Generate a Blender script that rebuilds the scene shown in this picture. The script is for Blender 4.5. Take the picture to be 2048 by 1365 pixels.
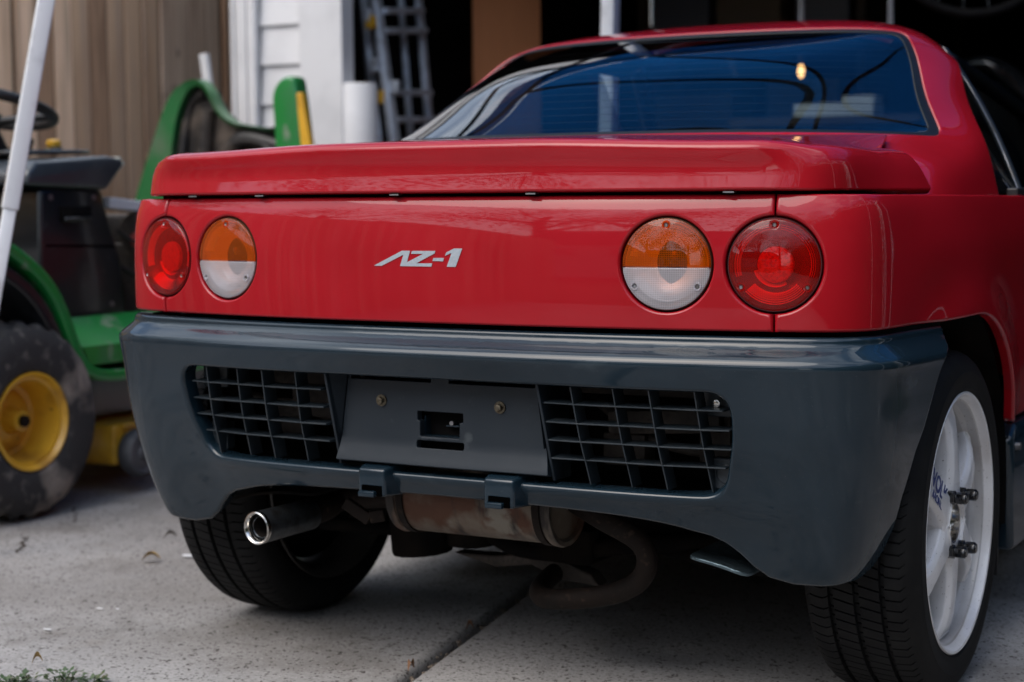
import bpy, bmesh, math, random
import numpy as np
from mathutils import Vector, Matrix
from mathutils.geometry import delaunay_2d_cdt
random.seed(7); RNG = np.random.default_rng(7)
PI = math.pi
for o in list(bpy.data.objects): bpy.data.objects.remove(o)
SC = bpy.context.scene
COL = SC.collection

# ---------------------------------------------------------------- camera, sky, sun, exposure
CAM = np.array([1.35096, -2.21087, 0.7857])
YAW, PITCH, ROLL = math.radians(28.9973), math.radians(4.8473), math.radians(-0.4401)
_f = np.array([-math.sin(YAW)*math.cos(PITCH), math.cos(YAW)*math.cos(PITCH), -math.sin(PITCH)])
_r0 = np.array([math.cos(YAW), math.sin(YAW), 0]); _u0 = np.cross(_r0, _f)
_r = _r0*math.cos(ROLL) + _u0*math.sin(ROLL); _u = -_r0*math.sin(ROLL) + _u0*math.cos(ROLL)
FPX = 3434.2
def at(px, py, D):                      # a point of the place at depth D along the view
    return CAM + (_f + _r*(px-1024)/FPX - _u*(py-682.5)/FPX)*D
def hit(px, py, ax, v):                 # same, on the plane ax = v
    d = _f + _r*(px-1024)/FPX - _u*(py-682.5)/FPX; i = 'xyz'.index(ax)
    return CAM + d*(v-CAM[i])/d[i]
cam = bpy.data.objects.new('camera', bpy.data.cameras.new('camera')); COL.objects.link(cam); SC.camera = cam
m = Matrix.Identity(4)
for i in range(3):
    m[i][0] = _r[i]; m[i][1] = _u[i]; m[i][2] = -_f[i]; m[i][3] = CAM[i]
cam.matrix_world = m
cam.data.sensor_width = 36; cam.data.lens = FPX/2048*36; cam.data.clip_end = 400; cam.data.clip_start = .05
cam.data.dof.use_dof = True; cam.data.dof.focus_distance = 2.42; cam.data.dof.aperture_fstop = 4.2

SUN_EL, SUN_AZ = math.radians(52), math.radians(200)      # azimuth clockwise from +Y
world = bpy.data.worlds.new('World'); SC.world = world; world.use_nodes = True
nt = world.node_tree; nt.nodes.clear()
wo = nt.nodes.new('ShaderNodeOutputWorld'); bg = nt.nodes.new('ShaderNodeBackground'); bg.inputs[1].default_value = .14
sky = nt.nodes.new('ShaderNodeTexSky'); sky.sky_type = 'NISHITA'; sky.sun_disc = False
sky.sun_elevation = SUN_EL; sky.sun_rotation = SUN_AZ; sky.air_density = 1.0; sky.dust_density = 2.5; sky.ozone_density = 1.2
tc = nt.nodes.new('ShaderNodeTexCoord'); nz = nt.nodes.new('ShaderNodeTexNoise'); nz.inputs['Scale'].default_value = 2.2
nz.inputs['Detail'].default_value = 6; nz.inputs['Roughness'].default_value = .55
mp = nt.nodes.new('ShaderNodeMapping'); mp.inputs['Scale'].default_value = (1, 1, 2.6)
rp = nt.nodes.new('ShaderNodeValToRGB'); rp.color_ramp.elements[0].position = .42; rp.color_ramp.elements[1].position = .68
mx = nt.nodes.new('ShaderNodeMixRGB'); mx.inputs[2].default_value = (8.2, 8.9, 9.8, 1)
nt.links.new(tc.outputs['Generated'], mp.inputs[0]); nt.links.new(mp.outputs[0], nz.inputs['Vector'])
nt.links.new(nz.outputs[0], rp.inputs[0]); nt.links.new(rp.outputs[0], mx.inputs[0]); nt.links.new(sky.outputs[0], mx.inputs[1])
nt.links.new(mx.outputs[0], bg.inputs[0]); nt.links.new(bg.outputs[0], wo.inputs[0])

sd = bpy.data.lights.new('sun', 'SUN'); sd.energy = 1.0; sd.angle = math.radians(50); sd.color = (1, .96, .9)
sun = bpy.data.objects.new('sun', sd); COL.objects.link(sun)
sdir = Vector((math.sin(SUN_AZ)*math.cos(SUN_EL), math.cos(SUN_AZ)*math.cos(SUN_EL), math.sin(SUN_EL)))
sun.rotation_euler = sdir.to_track_quat('Z', 'Y').to_euler(); sun.location = sdir*20
SC.view_settings.view_transform = 'Standard'; SC.view_settings.look = 'None'; SC.view_settings.gamma = 1
SC.view_settings.use_curve_mapping = False; SC.view_settings.exposure = .80
SC.render.engine = 'CYCLES'; SC.cycles.use_denoising = True
SC.cycles.max_bounces = 10; SC.cycles.transparent_max_bounces = 16; SC.cycles.caustics_reflective = False
SC.cycles.caustics_refractive = False

# ---------------------------------------------------------------- materials
MAT = {}
def mat(name, col=(.5,.5,.5), rough=.5, metal=0, coat=0, coat_rough=.03, spec=.5, noise=None, bump=None, coords='Object', emit=None):
    """noise = (scale, colour2, low, high[, detail]) mixes a second colour; bump = (scale, strength[, distance])"""
    m = bpy.data.materials.new(name); m.use_nodes = True; t = m.node_tree; b = t.nodes['Principled BSDF']
    b.inputs['Base Color'].default_value = (*col, 1); b.inputs['Roughness'].default_value = rough
    b.inputs['Metallic'].default_value = metal; b.inputs['Coat Weight'].default_value = coat
    b.inputs['Coat Roughness'].default_value = coat_rough; b.inputs['Specular IOR Level'].default_value = spec
    if emit: b.inputs['Emission Color'].default_value = (*emit[:3], 1); b.inputs['Emission Strength'].default_value = emit[3]
    c = t.nodes.new('ShaderNodeTexCoord').outputs[coords]
    last = None
    for k, q in enumerate(noise if isinstance(noise, list) else ([noise] if noise else [])):
        n = t.nodes.new('ShaderNodeTexNoise'); n.inputs['Scale'].default_value = q[0]; n.inputs['Detail'].default_value = q[4] if len(q) > 4 else 5
        src = c
        if len(q) > 5:
            mpn = t.nodes.new('ShaderNodeMapping'); mpn.inputs['Scale'].default_value = q[5]; t.links.new(c, mpn.inputs[0]); src = mpn.outputs[0]
        t.links.new(src, n.inputs['Vector'])
        r = t.nodes.new('ShaderNodeMapRange'); r.inputs[1].default_value = q[2]; r.inputs[2].default_value = q[3]
        t.links.new(n.outputs[0], r.inputs[0])
        x = t.nodes.new('ShaderNodeMixRGB'); x.inputs[1].default_value = (*col, 1); x.inputs[2].default_value = (*q[1], 1)
        if last: t.links.new(last, x.inputs[1])
        t.links.new(r.outputs[0], x.inputs[0]); last = x.outputs[0]
    if last: t.links.new(last, b.inputs['Base Color'])
    if bump:
        n = t.nodes.new('ShaderNodeTexNoise'); n.inputs['Scale'].default_value = bump[0]; n.inputs['Detail'].default_value = 4
        src = c
        if len(bump) > 3:
            mpn = t.nodes.new('ShaderNodeMapping'); mpn.inputs['Scale'].default_value = bump[3]; t.links.new(c, mpn.inputs[0]); src = mpn.outputs[0]
        t.links.new(src, n.inputs['Vector'])
        bp = t.nodes.new('ShaderNodeBump'); bp.inputs['Strength'].default_value = bump[1]
        bp.inputs['Distance'].default_value = bump[2] if len(bump) > 2 else .002
        t.links.new(n.outputs[0], bp.inputs['Height']); t.links.new(bp.outputs[0], b.inputs['Normal'])
    MAT[name] = m; return m
def vary_rough(m, scale, lo, hi, socket='Coat Roughness'):
    t = m.node_tree; b = t.nodes['Principled BSDF']; n = t.nodes.new('ShaderNodeTexNoise'); n.inputs['Scale'].default_value = scale
    n.inputs['Detail'].default_value = 6
    t.links.new(t.nodes.new('ShaderNodeTexCoord').outputs['Object'], n.inputs['Vector'])
    r = t.nodes.new('ShaderNodeMapRange'); r.inputs[1].default_value = .35; r.inputs[2].default_value = .7
    r.inputs[3].default_value = lo; r.inputs[4].default_value = hi
    t.links.new(n.outputs[0], r.inputs[0]); t.links.new(r.outputs[0], b.inputs[socket])
def glassy(name, tint, diff=0., dcol=(.5,.5,.5), rough=.02, grid=None, ior=1.5):
    m = bpy.data.materials.new(name); m.use_nodes = True; t = m.node_tree; t.nodes.clear(); N = t.nodes.new; L = t.links.new
    out = N('ShaderNodeOutputMaterial'); tr = N('ShaderNodeBsdfTransparent'); tr.inputs[0].default_value = (*tint, 1)
    gl = N('ShaderNodeBsdfGlossy'); gl.inputs['Roughness'].default_value = rough; gl.inputs[0].default_value = (1,1,1,1)
    fr = N('ShaderNodeFresnel'); fr.inputs[0].default_value = ior
    gm_ = N('ShaderNodeNewGeometry'); mr_ = N('ShaderNodeMapRange'); mr_.inputs[3].default_value = ior; mr_.inputs[4].default_value = 1/ior
    L(gm_.outputs['Backfacing'], mr_.inputs[0]); L(mr_.outputs[0], fr.inputs[0])      # a pane reflects alike from both sides
    cur = tr.outputs[0]
    if diff:
        df = N('ShaderNodeBsdfTranslucent'); df.inputs[0].default_value = (*dcol, 1); d2 = N('ShaderNodeBsdfDiffuse'); d2.inputs[0].default_value = (*dcol, 1)
        a = N('ShaderNodeMixShader'); a.inputs[0].default_value = .5; L(df.outputs[0], a.inputs[1]); L(d2.outputs[0], a.inputs[2])
        m1 = N('ShaderNodeMixShader'); m1.inputs[0].default_value = diff; L(cur, m1.inputs[1]); L(a.outputs[0], m1.inputs[2]); cur = m1.outputs[0]
        if grid:
            c = N('ShaderNodeTexCoord'); sx = N('ShaderNodeSeparateXYZ'); L(c.outputs['Object'], sx.inputs[0]); prod = None
            for ax in (0, 1):
                mu = N('ShaderNodeMath'); mu.operation = 'MULTIPLY'; mu.inputs[1].default_value = 2*PI/grid; L(sx.outputs[ax], mu.inputs[0])
                si = N('ShaderNodeMath'); si.operation = 'SINE'; L(mu.outputs[0], si.inputs[0])
                if prod is None: prod = si.outputs[0]
                else:
                    mm = N('ShaderNodeMath'); mm.operation = 'MAXIMUM'; L(prod, mm.inputs[0]); L(si.outputs[0], mm.inputs[1]); prod = mm.outputs[0]
            rg = N('ShaderNodeMapRange'); rg.inputs[1].default_value = .2; rg.inputs[2].default_value = 1; rg.inputs[3].default_value = diff*.82; rg.inputs[4].default_value = min(1, diff*1.3)
            L(prod, rg.inputs[0]); L(rg.outputs[0], m1.inputs[0])
    mix = N('ShaderNodeMixShader'); L(fr.outputs[0], mix.inputs[0]); L(cur, mix.inputs[1]); L(gl.outputs[0], mix.inputs[2]); L(mix.outputs[0], out.inputs[0])
    MAT[name] = m; return m

paint = mat('red_paint', (.30,.0040,.0095), .5, 0, .85, .02, spec=.06, noise=[(5, (.345,.0055,.013), .35, .7), (1200, (.42,.05,.055), .74, .77, 2)], bump=(420, .012, .001))
vary_rough(paint, 9, .012, .05)
bumper_m = mat('bumper_paint', (.0065,.0160,.0250), .55, 0, .95, .03, spec=.05, noise=[(7, (.008,.0200,.0310), .35, .7), (600, (.09,.10,.11), .74, .77, 2), (4.5, (.045,.063,.075), .63, .76, 9, (1,1,2.2))], bump=(300, .02, .001))
vary_rough(bumper_m, 14, .03, .10)
plate_m = mat('plate_plastic', (.011,.0175,.025), .5, 0, .05, .2, spec=.35, noise=[(9, (.015,.021,.028), .4, .7), (30, (.045,.055,.062), .64, .76, 8)], bump=(500, .04, .001))
grille_m = mat('grille_plastic', (.018,.026,.033), .38, noise=(40, (.04,.046,.05), .55, .75))
black_m = mat('black_plastic', (.008,.008,.009), .5)
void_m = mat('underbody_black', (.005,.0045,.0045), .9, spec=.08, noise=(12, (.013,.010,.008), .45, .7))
seal_m = mat('rubber_seal', (.006,.009,.012), .5, 0, 0, .2, spec=.3)
rubber = mat('tyre_rubber', (.0045,.0045,.005), .7, spec=.2, noise=[(25, (.011,.011,.011), .5, .75), (7, (.009,.009,.009), .4, .7)], bump=(150, .15, .001))
oldrub = mat('dirty_tyre_rubber', (.03,.028,.027), .8, noise=[(7, (.26,.22,.18), .53, .66, 8), (30, (.13,.115,.10), .55, .7)], bump=(60, .3, .004))
white_rim = mat('white_wheel_paint', (.80,.79,.80), .3, 0, .7, .08, noise=[(9, (.64,.61,.60), .45, .72, 8), (300, (.22,.19,.16), .70, .73, 2)])
chrome = mat('chrome', (.65,.63,.6), .16, 1, noise=(60, (.4,.36,.3), .5, .75))
steel = mat('dull_steel', (.32,.32,.33), .42, 1, noise=(30, (.12,.10,.08), .5, .75))
brass = mat('weathered_bolt', (.15,.13,.095), .45, .8, noise=(200, (.07,.05,.03), .45, .7))
rust = mat('rusty_muffler', (.15,.12,.092), .55, .4, noise=[(11, (.085,.035,.018), .44, .56, 9), (24, (.19,.17,.14), .54, .66, 6), (9, (.022,.017,.015), .52, .64, 8, (3,1,1))], bump=(60, .25, .002))
rust2 = mat('rusty_pipe', (.013,.0085,.0065), .7, .2, spec=.2, noise=[(16, (.008,.006,.005), .45, .65, 8), (90, (.05,.032,.022), .6, .75)], bump=(90, .3, .002))
silver = mat('reflector_silver', (.10,.09,.09), .22, .7)
flute_m = mat('reflector_flute', (.95,.95,.95), .35, 0)
redrefl = mat('reflector_red_core', (.45,.012,.010), .35, 0, .4, noise=(260, (.25,.006,.005), .42, .6, 1))
badge_m = mat('badge_silver_film', (.42,.47,.52), .32, .35, noise=(300, (.5,.55,.6), .4, .7))
decal_m = mat('blue_decal', (.012,.03,.16), .4)
red_lens = glassy('red_lens', (.98,.04,.025), .20, (.95,.012,.008), .012, .0026, 1.42)
dark_red_lens = red_lens
amber_lens = glassy('amber_lens', (.98,.30,.006), .26, (.95,.17,.004), .015, .0026, 1.45)
clear_lens = glassy('clear_lens', (.88,.87,.90), .60, (.72,.71,.76), .03, .0026)
auto_glass = glassy('rear_window_glass', (.42,.52,.58), 0, rough=.003, ior=1.66)
side_glass = glassy('side_window_glass', (.45,.50,.52), 0, rough=.01)

def concrete(name, dark=0.):
    m = bpy.data.materials.new(name); m.use_nodes = True; t = m.node_tree; b = t.nodes['Principled BSDF']; N = t.nodes.new; L = t.links.new
    b.inputs['Roughness'].default_value = .88; b.inputs['Specular IOR Level'].default_value = .25
    c = N('ShaderNodeTexCoord').outputs['Object']
    def noise(sc, det, lo, hi, rough=.5):
        n = N('ShaderNodeTexNoise'); n.inputs['Scale'].default_value = sc; n.inputs['Detail'].default_value = det; n.inputs['Roughness'].default_value = rough; L(c, n.inputs['Vector'])
        r = N('ShaderNodeMapRange'); r.inputs[1].default_value = lo; r.inputs[2].default_value = hi; L(n.outputs[0], r.inputs[0]); return r.outputs[0]
    def mixc(f, a, bcol, fac=None):
        x = N('ShaderNodeMixRGB')
        if isinstance(a, tuple): x.inputs[1].default_value = (*a, 1)
        else: L(a, x.inputs[1])
        x.inputs[2].default_value = (*bcol, 1)
        if fac is not None:
            mu = N('ShaderNodeMath'); mu.operation = 'MULTIPLY'; mu.inputs[1].default_value = fac; L(f, mu.inputs[0]); f = mu.outputs[0]
        L(f, x.inputs[0]); return x.outputs[0]
    k = 1-dark
    a = mixc(noise(1.6, 6, .35, .68), (.35*k,.337*k,.328*k), (.24*k,.229*k,.221*k))
    a = mixc(noise(7, 7, .48, .70, .6), a, (.43*k,.415*k,.40*k), .6)
    a = mixc(noise(3.1, 8, .60, .72, .6), a, (.19*k,.165*k,.14*k), .7)
    a = mixc(noise(.9, 7, .47, .64, .62), a, (.19*k,.175*k,.162*k), .75)
    a = mixc(noise(2.7, 9, .52, .68, .68), a, (.12*k,.105*k,.09*k), .65)
    a = mixc(noise(120, 3, .50, .66), a, (.17*k,.16*k,.15*k), .6)
    # exposed aggregate: dark grit and pale grains
    v = N('ShaderNodeTexVoronoi'); v.inputs['Scale'].default_value = 135; L(c, v.inputs['Vector'])
    sz = noise(60, 2, .35, .7)
    cmpn = N('ShaderNodeMath'); cmpn.operation = 'MULTIPLY'; cmpn.inputs[1].default_value = .50; L(sz, cmpn.inputs[0])
    lt = N('ShaderNodeMath'); lt.operation = 'LESS_THAN'; L(v.outputs['Distance'], lt.inputs[0]); L(cmpn.outputs[0], lt.inputs[1])
    patchy = noise(2.3, 4, .20, .45)
    mm = N('ShaderNodeMath'); mm.operation = 'MULTIPLY'; L(lt.outputs[0], mm.inputs[0]); L(patchy, mm.inputs[1])
    a = mixc(mm.outputs[0], a, (.05*k,.042*k,.038*k), .95)
    v2 = N('ShaderNodeTexVoronoi'); v2.inputs['Scale'].default_value = 70; L(c, v2.inputs['Vector'])
    l2 = N('ShaderNodeMath'); l2.operation = 'LESS_THAN'; L(v2.outputs['Distance'], l2.inputs[0]); l2.inputs[1].default_value = .14
    a = mixc(l2.outputs[0], a, (.46*k,.44*k,.42*k), .5)
    L(a, b.inputs['Base Color'])
    bp = N('ShaderNodeBump'); bp.inputs['Strength'].default_value = .5; bp.inputs['Distance'].default_value = .004
    nn = N('ShaderNodeTexNoise'); nn.inputs['Scale'].default_value = 160; nn.inputs['Detail'].default_value = 5; L(c, nn.inputs['Vector'])
    sub = N('ShaderNodeMath'); sub.operation = 'SUBTRACT'; L(nn.outputs[0], sub.inputs[0]); L(mm.outputs[0], sub.inputs[1])
    L(sub.outputs[0], bp.inputs['Height']); L(bp.outputs[0], b.inputs['Normal'])
    MAT[name] = m; return m
concrete_m = concrete('driveway_concrete')
soil_m = mat('soil_and_grass', (.10,.085,.05), .95, noise=[(3, (.045,.07,.02), .4, .6), (40, (.03,.035,.015), .45, .7)], bump=(40, .6, .03))
fence_m = mat('cedar_fence', (.62,.40,.25), .8, noise=[(5, (.38,.22,.13), .42, .66, 6, (1,1,.18)), (26, (.46,.32,.23), .5, .75, 6, (1,1,.07)), (3.5, (.05,.03,.02), .66, .72, 4, (1,1,.7))], bump=(30, .4, .004, (1,1,.08)))
white_trim = mat('white_house_paint', (.66,.66,.67), .5, noise=(6, (.55,.55,.56), .4, .75), bump=(80, .1, .002))
pole_m = mat('white_pole_enamel', (.72,.74,.76), .32, 0, .3, .1, noise=[(12, (.52,.53,.54), .55, .72, 8), (60, (.24,.21,.18), .70, .75, 5)])
green_m = mat('mower_green', (.008,.19,.035), .32, 0, .6, .08, noise=[(10, (.03,.16,.06), .5, .75, 8), (14, (.22,.26,.20), .60, .74, 9)])
dgreen_m = mat('hood_green_weathered', (.02,.16,.045), .38, 0, .4, .12, noise=[(8, (.09,.17,.09), .45, .7, 8)])
yellow_m = mat('mower_yellow', (.68,.37,.025), .42, 0, .35, .15, noise=[(11, (.42,.21,.02), .5, .72, 8), (30, (.12,.06,.02), .66, .75, 8)])
mblack_m = mat('mower_black_plastic', (.007,.0085,.010), .34, 0, .7, .12, noise=[(8, (.012,.013,.015), .45, .7), (40, (.05,.048,.045), .66, .78, 8)])
hoodin_m = mat('hood_dusty_black', (.014,.013,.013), .45, noise=[(6, (.10,.08,.065), .54, .70, 7)])
wood_m = mat('plywood_brown', (.60,.23,.085), .6, noise=[(4, (.42,.15,.05), .4, .65, 6, (1,1,.12))])
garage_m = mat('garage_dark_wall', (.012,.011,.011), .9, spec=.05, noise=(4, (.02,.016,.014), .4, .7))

alu = mat('ladder_aluminium', (.62,.66,.72), .4, .5, noise=(20, (.3,.31,.33), .5, .75))
bark_m = mat('tree_bark', (.09,.065,.045), .9, bump=(20, .6, .03))
leaf_m = mat('tree_leaves', (.035,.07,.018), .6, noise=(1.2, (.06,.10,.025), .4, .65))
leafw_m = mat('weed_leaves', (.04,.075,.025), .6, noise=(60, (.12,.11,.05), .5, .7))
dry_m = mat('dry_leaf', (.34,.22,.07), .7, noise=(60, (.15,.08,.03), .5, .7))
blackcar_m = mat('black_car_paint', (.006,.008,.010), .3, 0, 1, .03)
interior_m = mat('car_interior', (.007,.007,.008), .8, spec=.1)

# ---------------------------------------------------------------- helpers
def tag(o, label=None, cat=None, group=None, kind=None):
    if label: o['label'] = label
    if cat: o['category'] = cat
    if group: o['group'] = group
    if kind: o['kind'] = kind
    return o
def empty(name, loc=(0,0,0), rz=0, parent=None):
    o = bpy.data.objects.new(name, None); COL.objects.link(o); o.location = loc; o.rotation_euler.z = rz; o.empty_display_size = .1
    if parent: o.parent = parent
    return o
def link(name, me, m, parent=None, mw=None):
    o = bpy.data.objects.new(name, me); COL.objects.link(o)
    if m is not None and not me.materials: me.materials.append(m)
    if parent: o.parent = parent
    if mw is not None: o.matrix_local = mw
    return o
def mesh(name, V, F, m, parent=None, smooth=False, normals=None, mw=None):
    me = bpy.data.meshes.new(name); me.from_pydata([tuple(map(float, v)) for v in V], [], [tuple(int(i) for i in f) for f in F])
    me.update()
    if smooth or normals is not None: me.polygons.foreach_set('use_smooth', [True]*len(me.polygons))
    if normals is not None: me.normals_split_custom_set_from_vertices([tuple(map(float, n)) for n in normals])
    return link(name, me, m, parent, mw)
class MB:
    def __init__(s): s.V = []; s.F = []
    def add(s, V, F):
        k = len(s.V); s.V += [tuple(v) for v in V]; s.F += [tuple(i+k for i in f) for f in F]; return s
    def box(s, c, d, R=None):
        c = np.array(c, float); h = np.array(d, float)/2
        V = np.array([[x,y,z] for x in (-1,1) for y in (-1,1) for z in (-1,1)])*h
        if R is not None: V = V@np.array(R).T
        return s.add(V+c, [(0,1,3,2),(4,6,7,5),(0,4,5,1),(2,3,7,6),(0,2,6,4),(1,5,7,3)])
    def bar(s, a, b, w, t=None, up=(0,0,1)):     # box beam from a to b
        a = np.array(a, float); b = np.array(b, float); t = t or w; d = b-a; L = np.linalg.norm(d); d /= L
        up = np.array(up, float)
        if abs(d@up) > .95: up = np.array([0,1.,0]) if abs(d[1]) < .9 else np.array([1.,0,0])
        x = np.cross(d, up); x /= np.linalg.norm(x); y = np.cross(x, d)
        return s.box((a+b)/2, (w, L, t), np.stack([x, d, y], 1))
    def tube(s, pts, r, n=12, cap=True, closed=False):
        pts = [np.array(p, float) for p in pts]; N = len(pts); rr = r if hasattr(r, '__len__') else [r]*N
        rings = []; prev = None
        for i, p in enumerate(pts):
            if closed: d = pts[(i+1)%N]-pts[i-1]
            else: d = pts[min(i+1,N-1)]-pts[max(i-1,0)]
            d = d/np.linalg.norm(d)
            if prev is None:
                a = np.array([0,0,1.]) if abs(d[2]) < .9 else np.array([1.,0,0])
            else: a = prev
            x = a-d*(a@d); x /= np.linalg.norm(x); prev = x; y = np.cross(d, x)
            rings.append([p+rr[i]*(x*math.cos(t)+y*math.sin(t)) for t in np.linspace(0, 2*PI, n, endpoint=False)])
        V = [v for g in rings for v in g]; F = []
        for i in range(N if closed else N-1):
            j = (i+1)%N
            for k in range(n): F.append((i*n+k, i*n+(k+1)%n, j*n+(k+1)%n, j*n+k))
        if cap and not closed: F.append(tuple(range(n))[::-1]); F.append(tuple((N-1)*n+k for k in range(n)))
        return s.add(V, F)
    def lathe(s, prof, n=48, axis='x', c=(0,0,0), closed=False):   # prof = (axial, radius)
        V = []; F = []; P = len(prof)
        for k in range(n):
            t = 2*PI*k/n
            for a, r in prof:
                q = (a, r*math.cos(t), r*math.sin(t)); q = {'x': q, 'z': (q[1], q[2], q[0]), 'y': (q[2], q[0], q[1])}[axis]
                V.append((q[0]+c[0], q[1]+c[1], q[2]+c[2]))
        for k in range(n):
            j = (k+1)%n
            for i in range(P if closed else P-1): F.append((k*P+i, k*P+(i+1)%P, j*P+(i+1)%P, j*P+i))
        return s.add(V, F)
    def prism(s, poly, a, b, axis='x'):    # polygon in the two other axes, extruded from a to b
        n = len(poly); V = []
        for t in (a, b):
            for p in poly:
                V.append({'x': (t, p[0], p[1]), 'y': (p[0], t, p[1]), 'z': (p[0], p[1], t)}[axis])
        F = [tuple(range(n))[::-1], tuple(range(n, 2*n))]
        for i in range(n): j = (i+1)%n; F.append((i, j, n+j, n+i))
        return s.add(V, F)
    def build(s, name, m, parent=None, smooth=None, bevel=0, mw=None, seg=2):
        me = bpy.data.meshes.new(name); me.from_pydata([tuple(map(float, v)) for v in s.V], [], s.F)
        bm = bmesh.new(); bm.from_mesh(me)
        if bevel:
            bm.normal_update()
            es = [e for e in bm.edges if len(e.link_faces) == 2 and e.calc_face_angle(0) > .6]
            bmesh.ops.bevel(bm, geom=es, offset=bevel, segments=seg, profile=.5, affect='EDGES', clamp_overlap=True)
        bmesh.ops.recalc_face_normals(bm, faces=bm.faces)
        bm.to_mesh(me); bm.free()
        if smooth:
            me.polygons.foreach_set('use_smooth', [True]*len(me.polygons))
            me.set_sharp_from_angle(angle=math.radians(smooth))
        return link(name, me, m, parent, mw)
def spline(pts, n=200, closed=False):        # natural cubic through points, resampled
    pts = np.array(pts, float); d = np.r_[0, np.cumsum(np.linalg.norm(np.diff(pts, axis=0), axis=1)**.75)]
    return CS(d, pts)(np.linspace(0, d[-1], n))
class CS:                                    # natural cubic spline, vector valued
    def __init__(s, x, y):
        x = np.array(x, float); y = np.array(y, float); s.x = x; s.y = y; n = len(x); h = np.diff(x)
        A = np.eye(n); R = np.zeros_like(y)
        for i in range(1, n-1):
            A[i,i-1] = h[i-1]; A[i,i] = 2*(h[i-1]+h[i]); A[i,i+1] = h[i]
            R[i] = 6*((y[i+1]-y[i])/h[i]-(y[i]-y[i-1])/h[i-1])
        s.M = np.linalg.solve(A, R)
    def __call__(s, t):
        t = np.atleast_1d(t); x = s.x; i = np.clip(np.searchsorted(x, t)-1, 0, len(x)-2); h = x[i+1]-x[i]
        a = x[i+1]-t; b = t-x[i]
        if s.y.ndim > 1: h, a, b = h[:,None], a[:,None], b[:,None]
        return (s.M[i]*a**3+s.M[i+1]*b**3)/(6*h)+(s.y[i]/h-s.M[i]*h/6)*a+(s.y[i+1]/h-s.M[i+1]*h/6)*b
def pchip(xk, yk):
    xk = np.array(xk, float); yk = np.array(yk, float); h = np.diff(xk); dl = np.diff(yk)/h; d = np.zeros_like(yk)
    for i in range(1, len(xk)-1):
        if dl[i-1]*dl[i] > 0: w1 = 2*h[i]+h[i-1]; w2 = h[i]+2*h[i-1]; d[i] = (w1+w2)/(w1/dl[i-1]+w2/dl[i])
    d[0] = dl[0]; d[-1] = dl[-1]
    def f(t):
        t = np.clip(np.atleast_1d(t), xk[0], xk[-1]); i = np.clip(np.searchsorted(xk, t)-1, 0, len(xk)-2); u = (t-xk[i])/h[i]
        return (2*u**3-3*u**2+1)*yk[i]+(u**3-2*u**2+u)*h[i]*d[i]+(-2*u**3+3*u**2)*yk[i+1]+(u**3-u**2)*h[i]*d[i+1]
    return f
def sstep(a, b, x): t = np.clip((x-a)/(b-a), 0, 1); return t*t*(3-2*t)
def densify(poly, step):
    P = np.array(poly, float); out = []
    for i in range(len(P)):
        a, b = P[i], P[(i+1)%len(P)]; n = max(1, int(math.ceil(np.linalg.norm(b-a)/step)))
        for k in range(n): out.append(a+(b-a)*k/n)
    return np.array(out)
def roundpoly(poly, r, n=6):                 # round the corners of a polygon (r may be a list)
    P = np.array(poly, float); out = []; N = len(P)
    for i in range(N):
        a, b, c = P[i-1], P[i], P[(i+1)%N]; ri = r[i] if hasattr(r, '__len__') else r
        if ri <= 0: out.append(b); continue
        u = (a-b)/np.linalg.norm(a-b); w = (c-b)/np.linalg.norm(c-b)
        for t in np.linspace(0, 1, n): p0 = b+u*ri; p1 = b+w*ri; out.append((1-t)**2*p0+2*t*(1-t)*b+t*t*p1)
    return np.array(out)
def arc(cx, cy, r, a0, a1, n=24, e=True): return [(cx+r*math.cos(math.radians(t)), cy+r*math.sin(math.radians(t))) for t in np.linspace(a0, a1, n, endpoint=e)]
def inside(P, poly):
    x, y = P[:,0], P[:,1]; c = np.zeros(len(P), bool); n = len(poly)
    for i in range(n):
        x1, y1 = poly[i]; x2, y2 = poly[(i+1)%n]
        if y1 == y2: continue
        k = ((y1 > y) != (y2 > y)) & (x < (x2-x1)*(y-y1)/(y2-y1)+x1); c ^= k
    return c
def bdist(P, loops):
    best = np.full(len(P), 1e9); near = np.zeros_like(P)
    for L in loops:
        A = L; B = np.roll(L, -1, axis=0); D = B-A; LL = (D**2).sum(1)+1e-18
        for i0 in range(0, len(P), 2000):
            Q = P[i0:i0+2000]; t = np.clip(((Q[:,None]-A)*D).sum(2)/LL, 0, 1); C = A+t[:,:,None]*D
            d = np.linalg.norm(Q[:,None]-C, axis=2); j = d.argmin(1); dd = d[np.arange(len(Q)), j]
            k = dd < best[i0:i0+2000]; best[i0:i0+2000][k] = dd[k]; near[i0:i0+2000][k] = C[np.arange(len(Q)), j][k]
    return best, near
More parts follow.
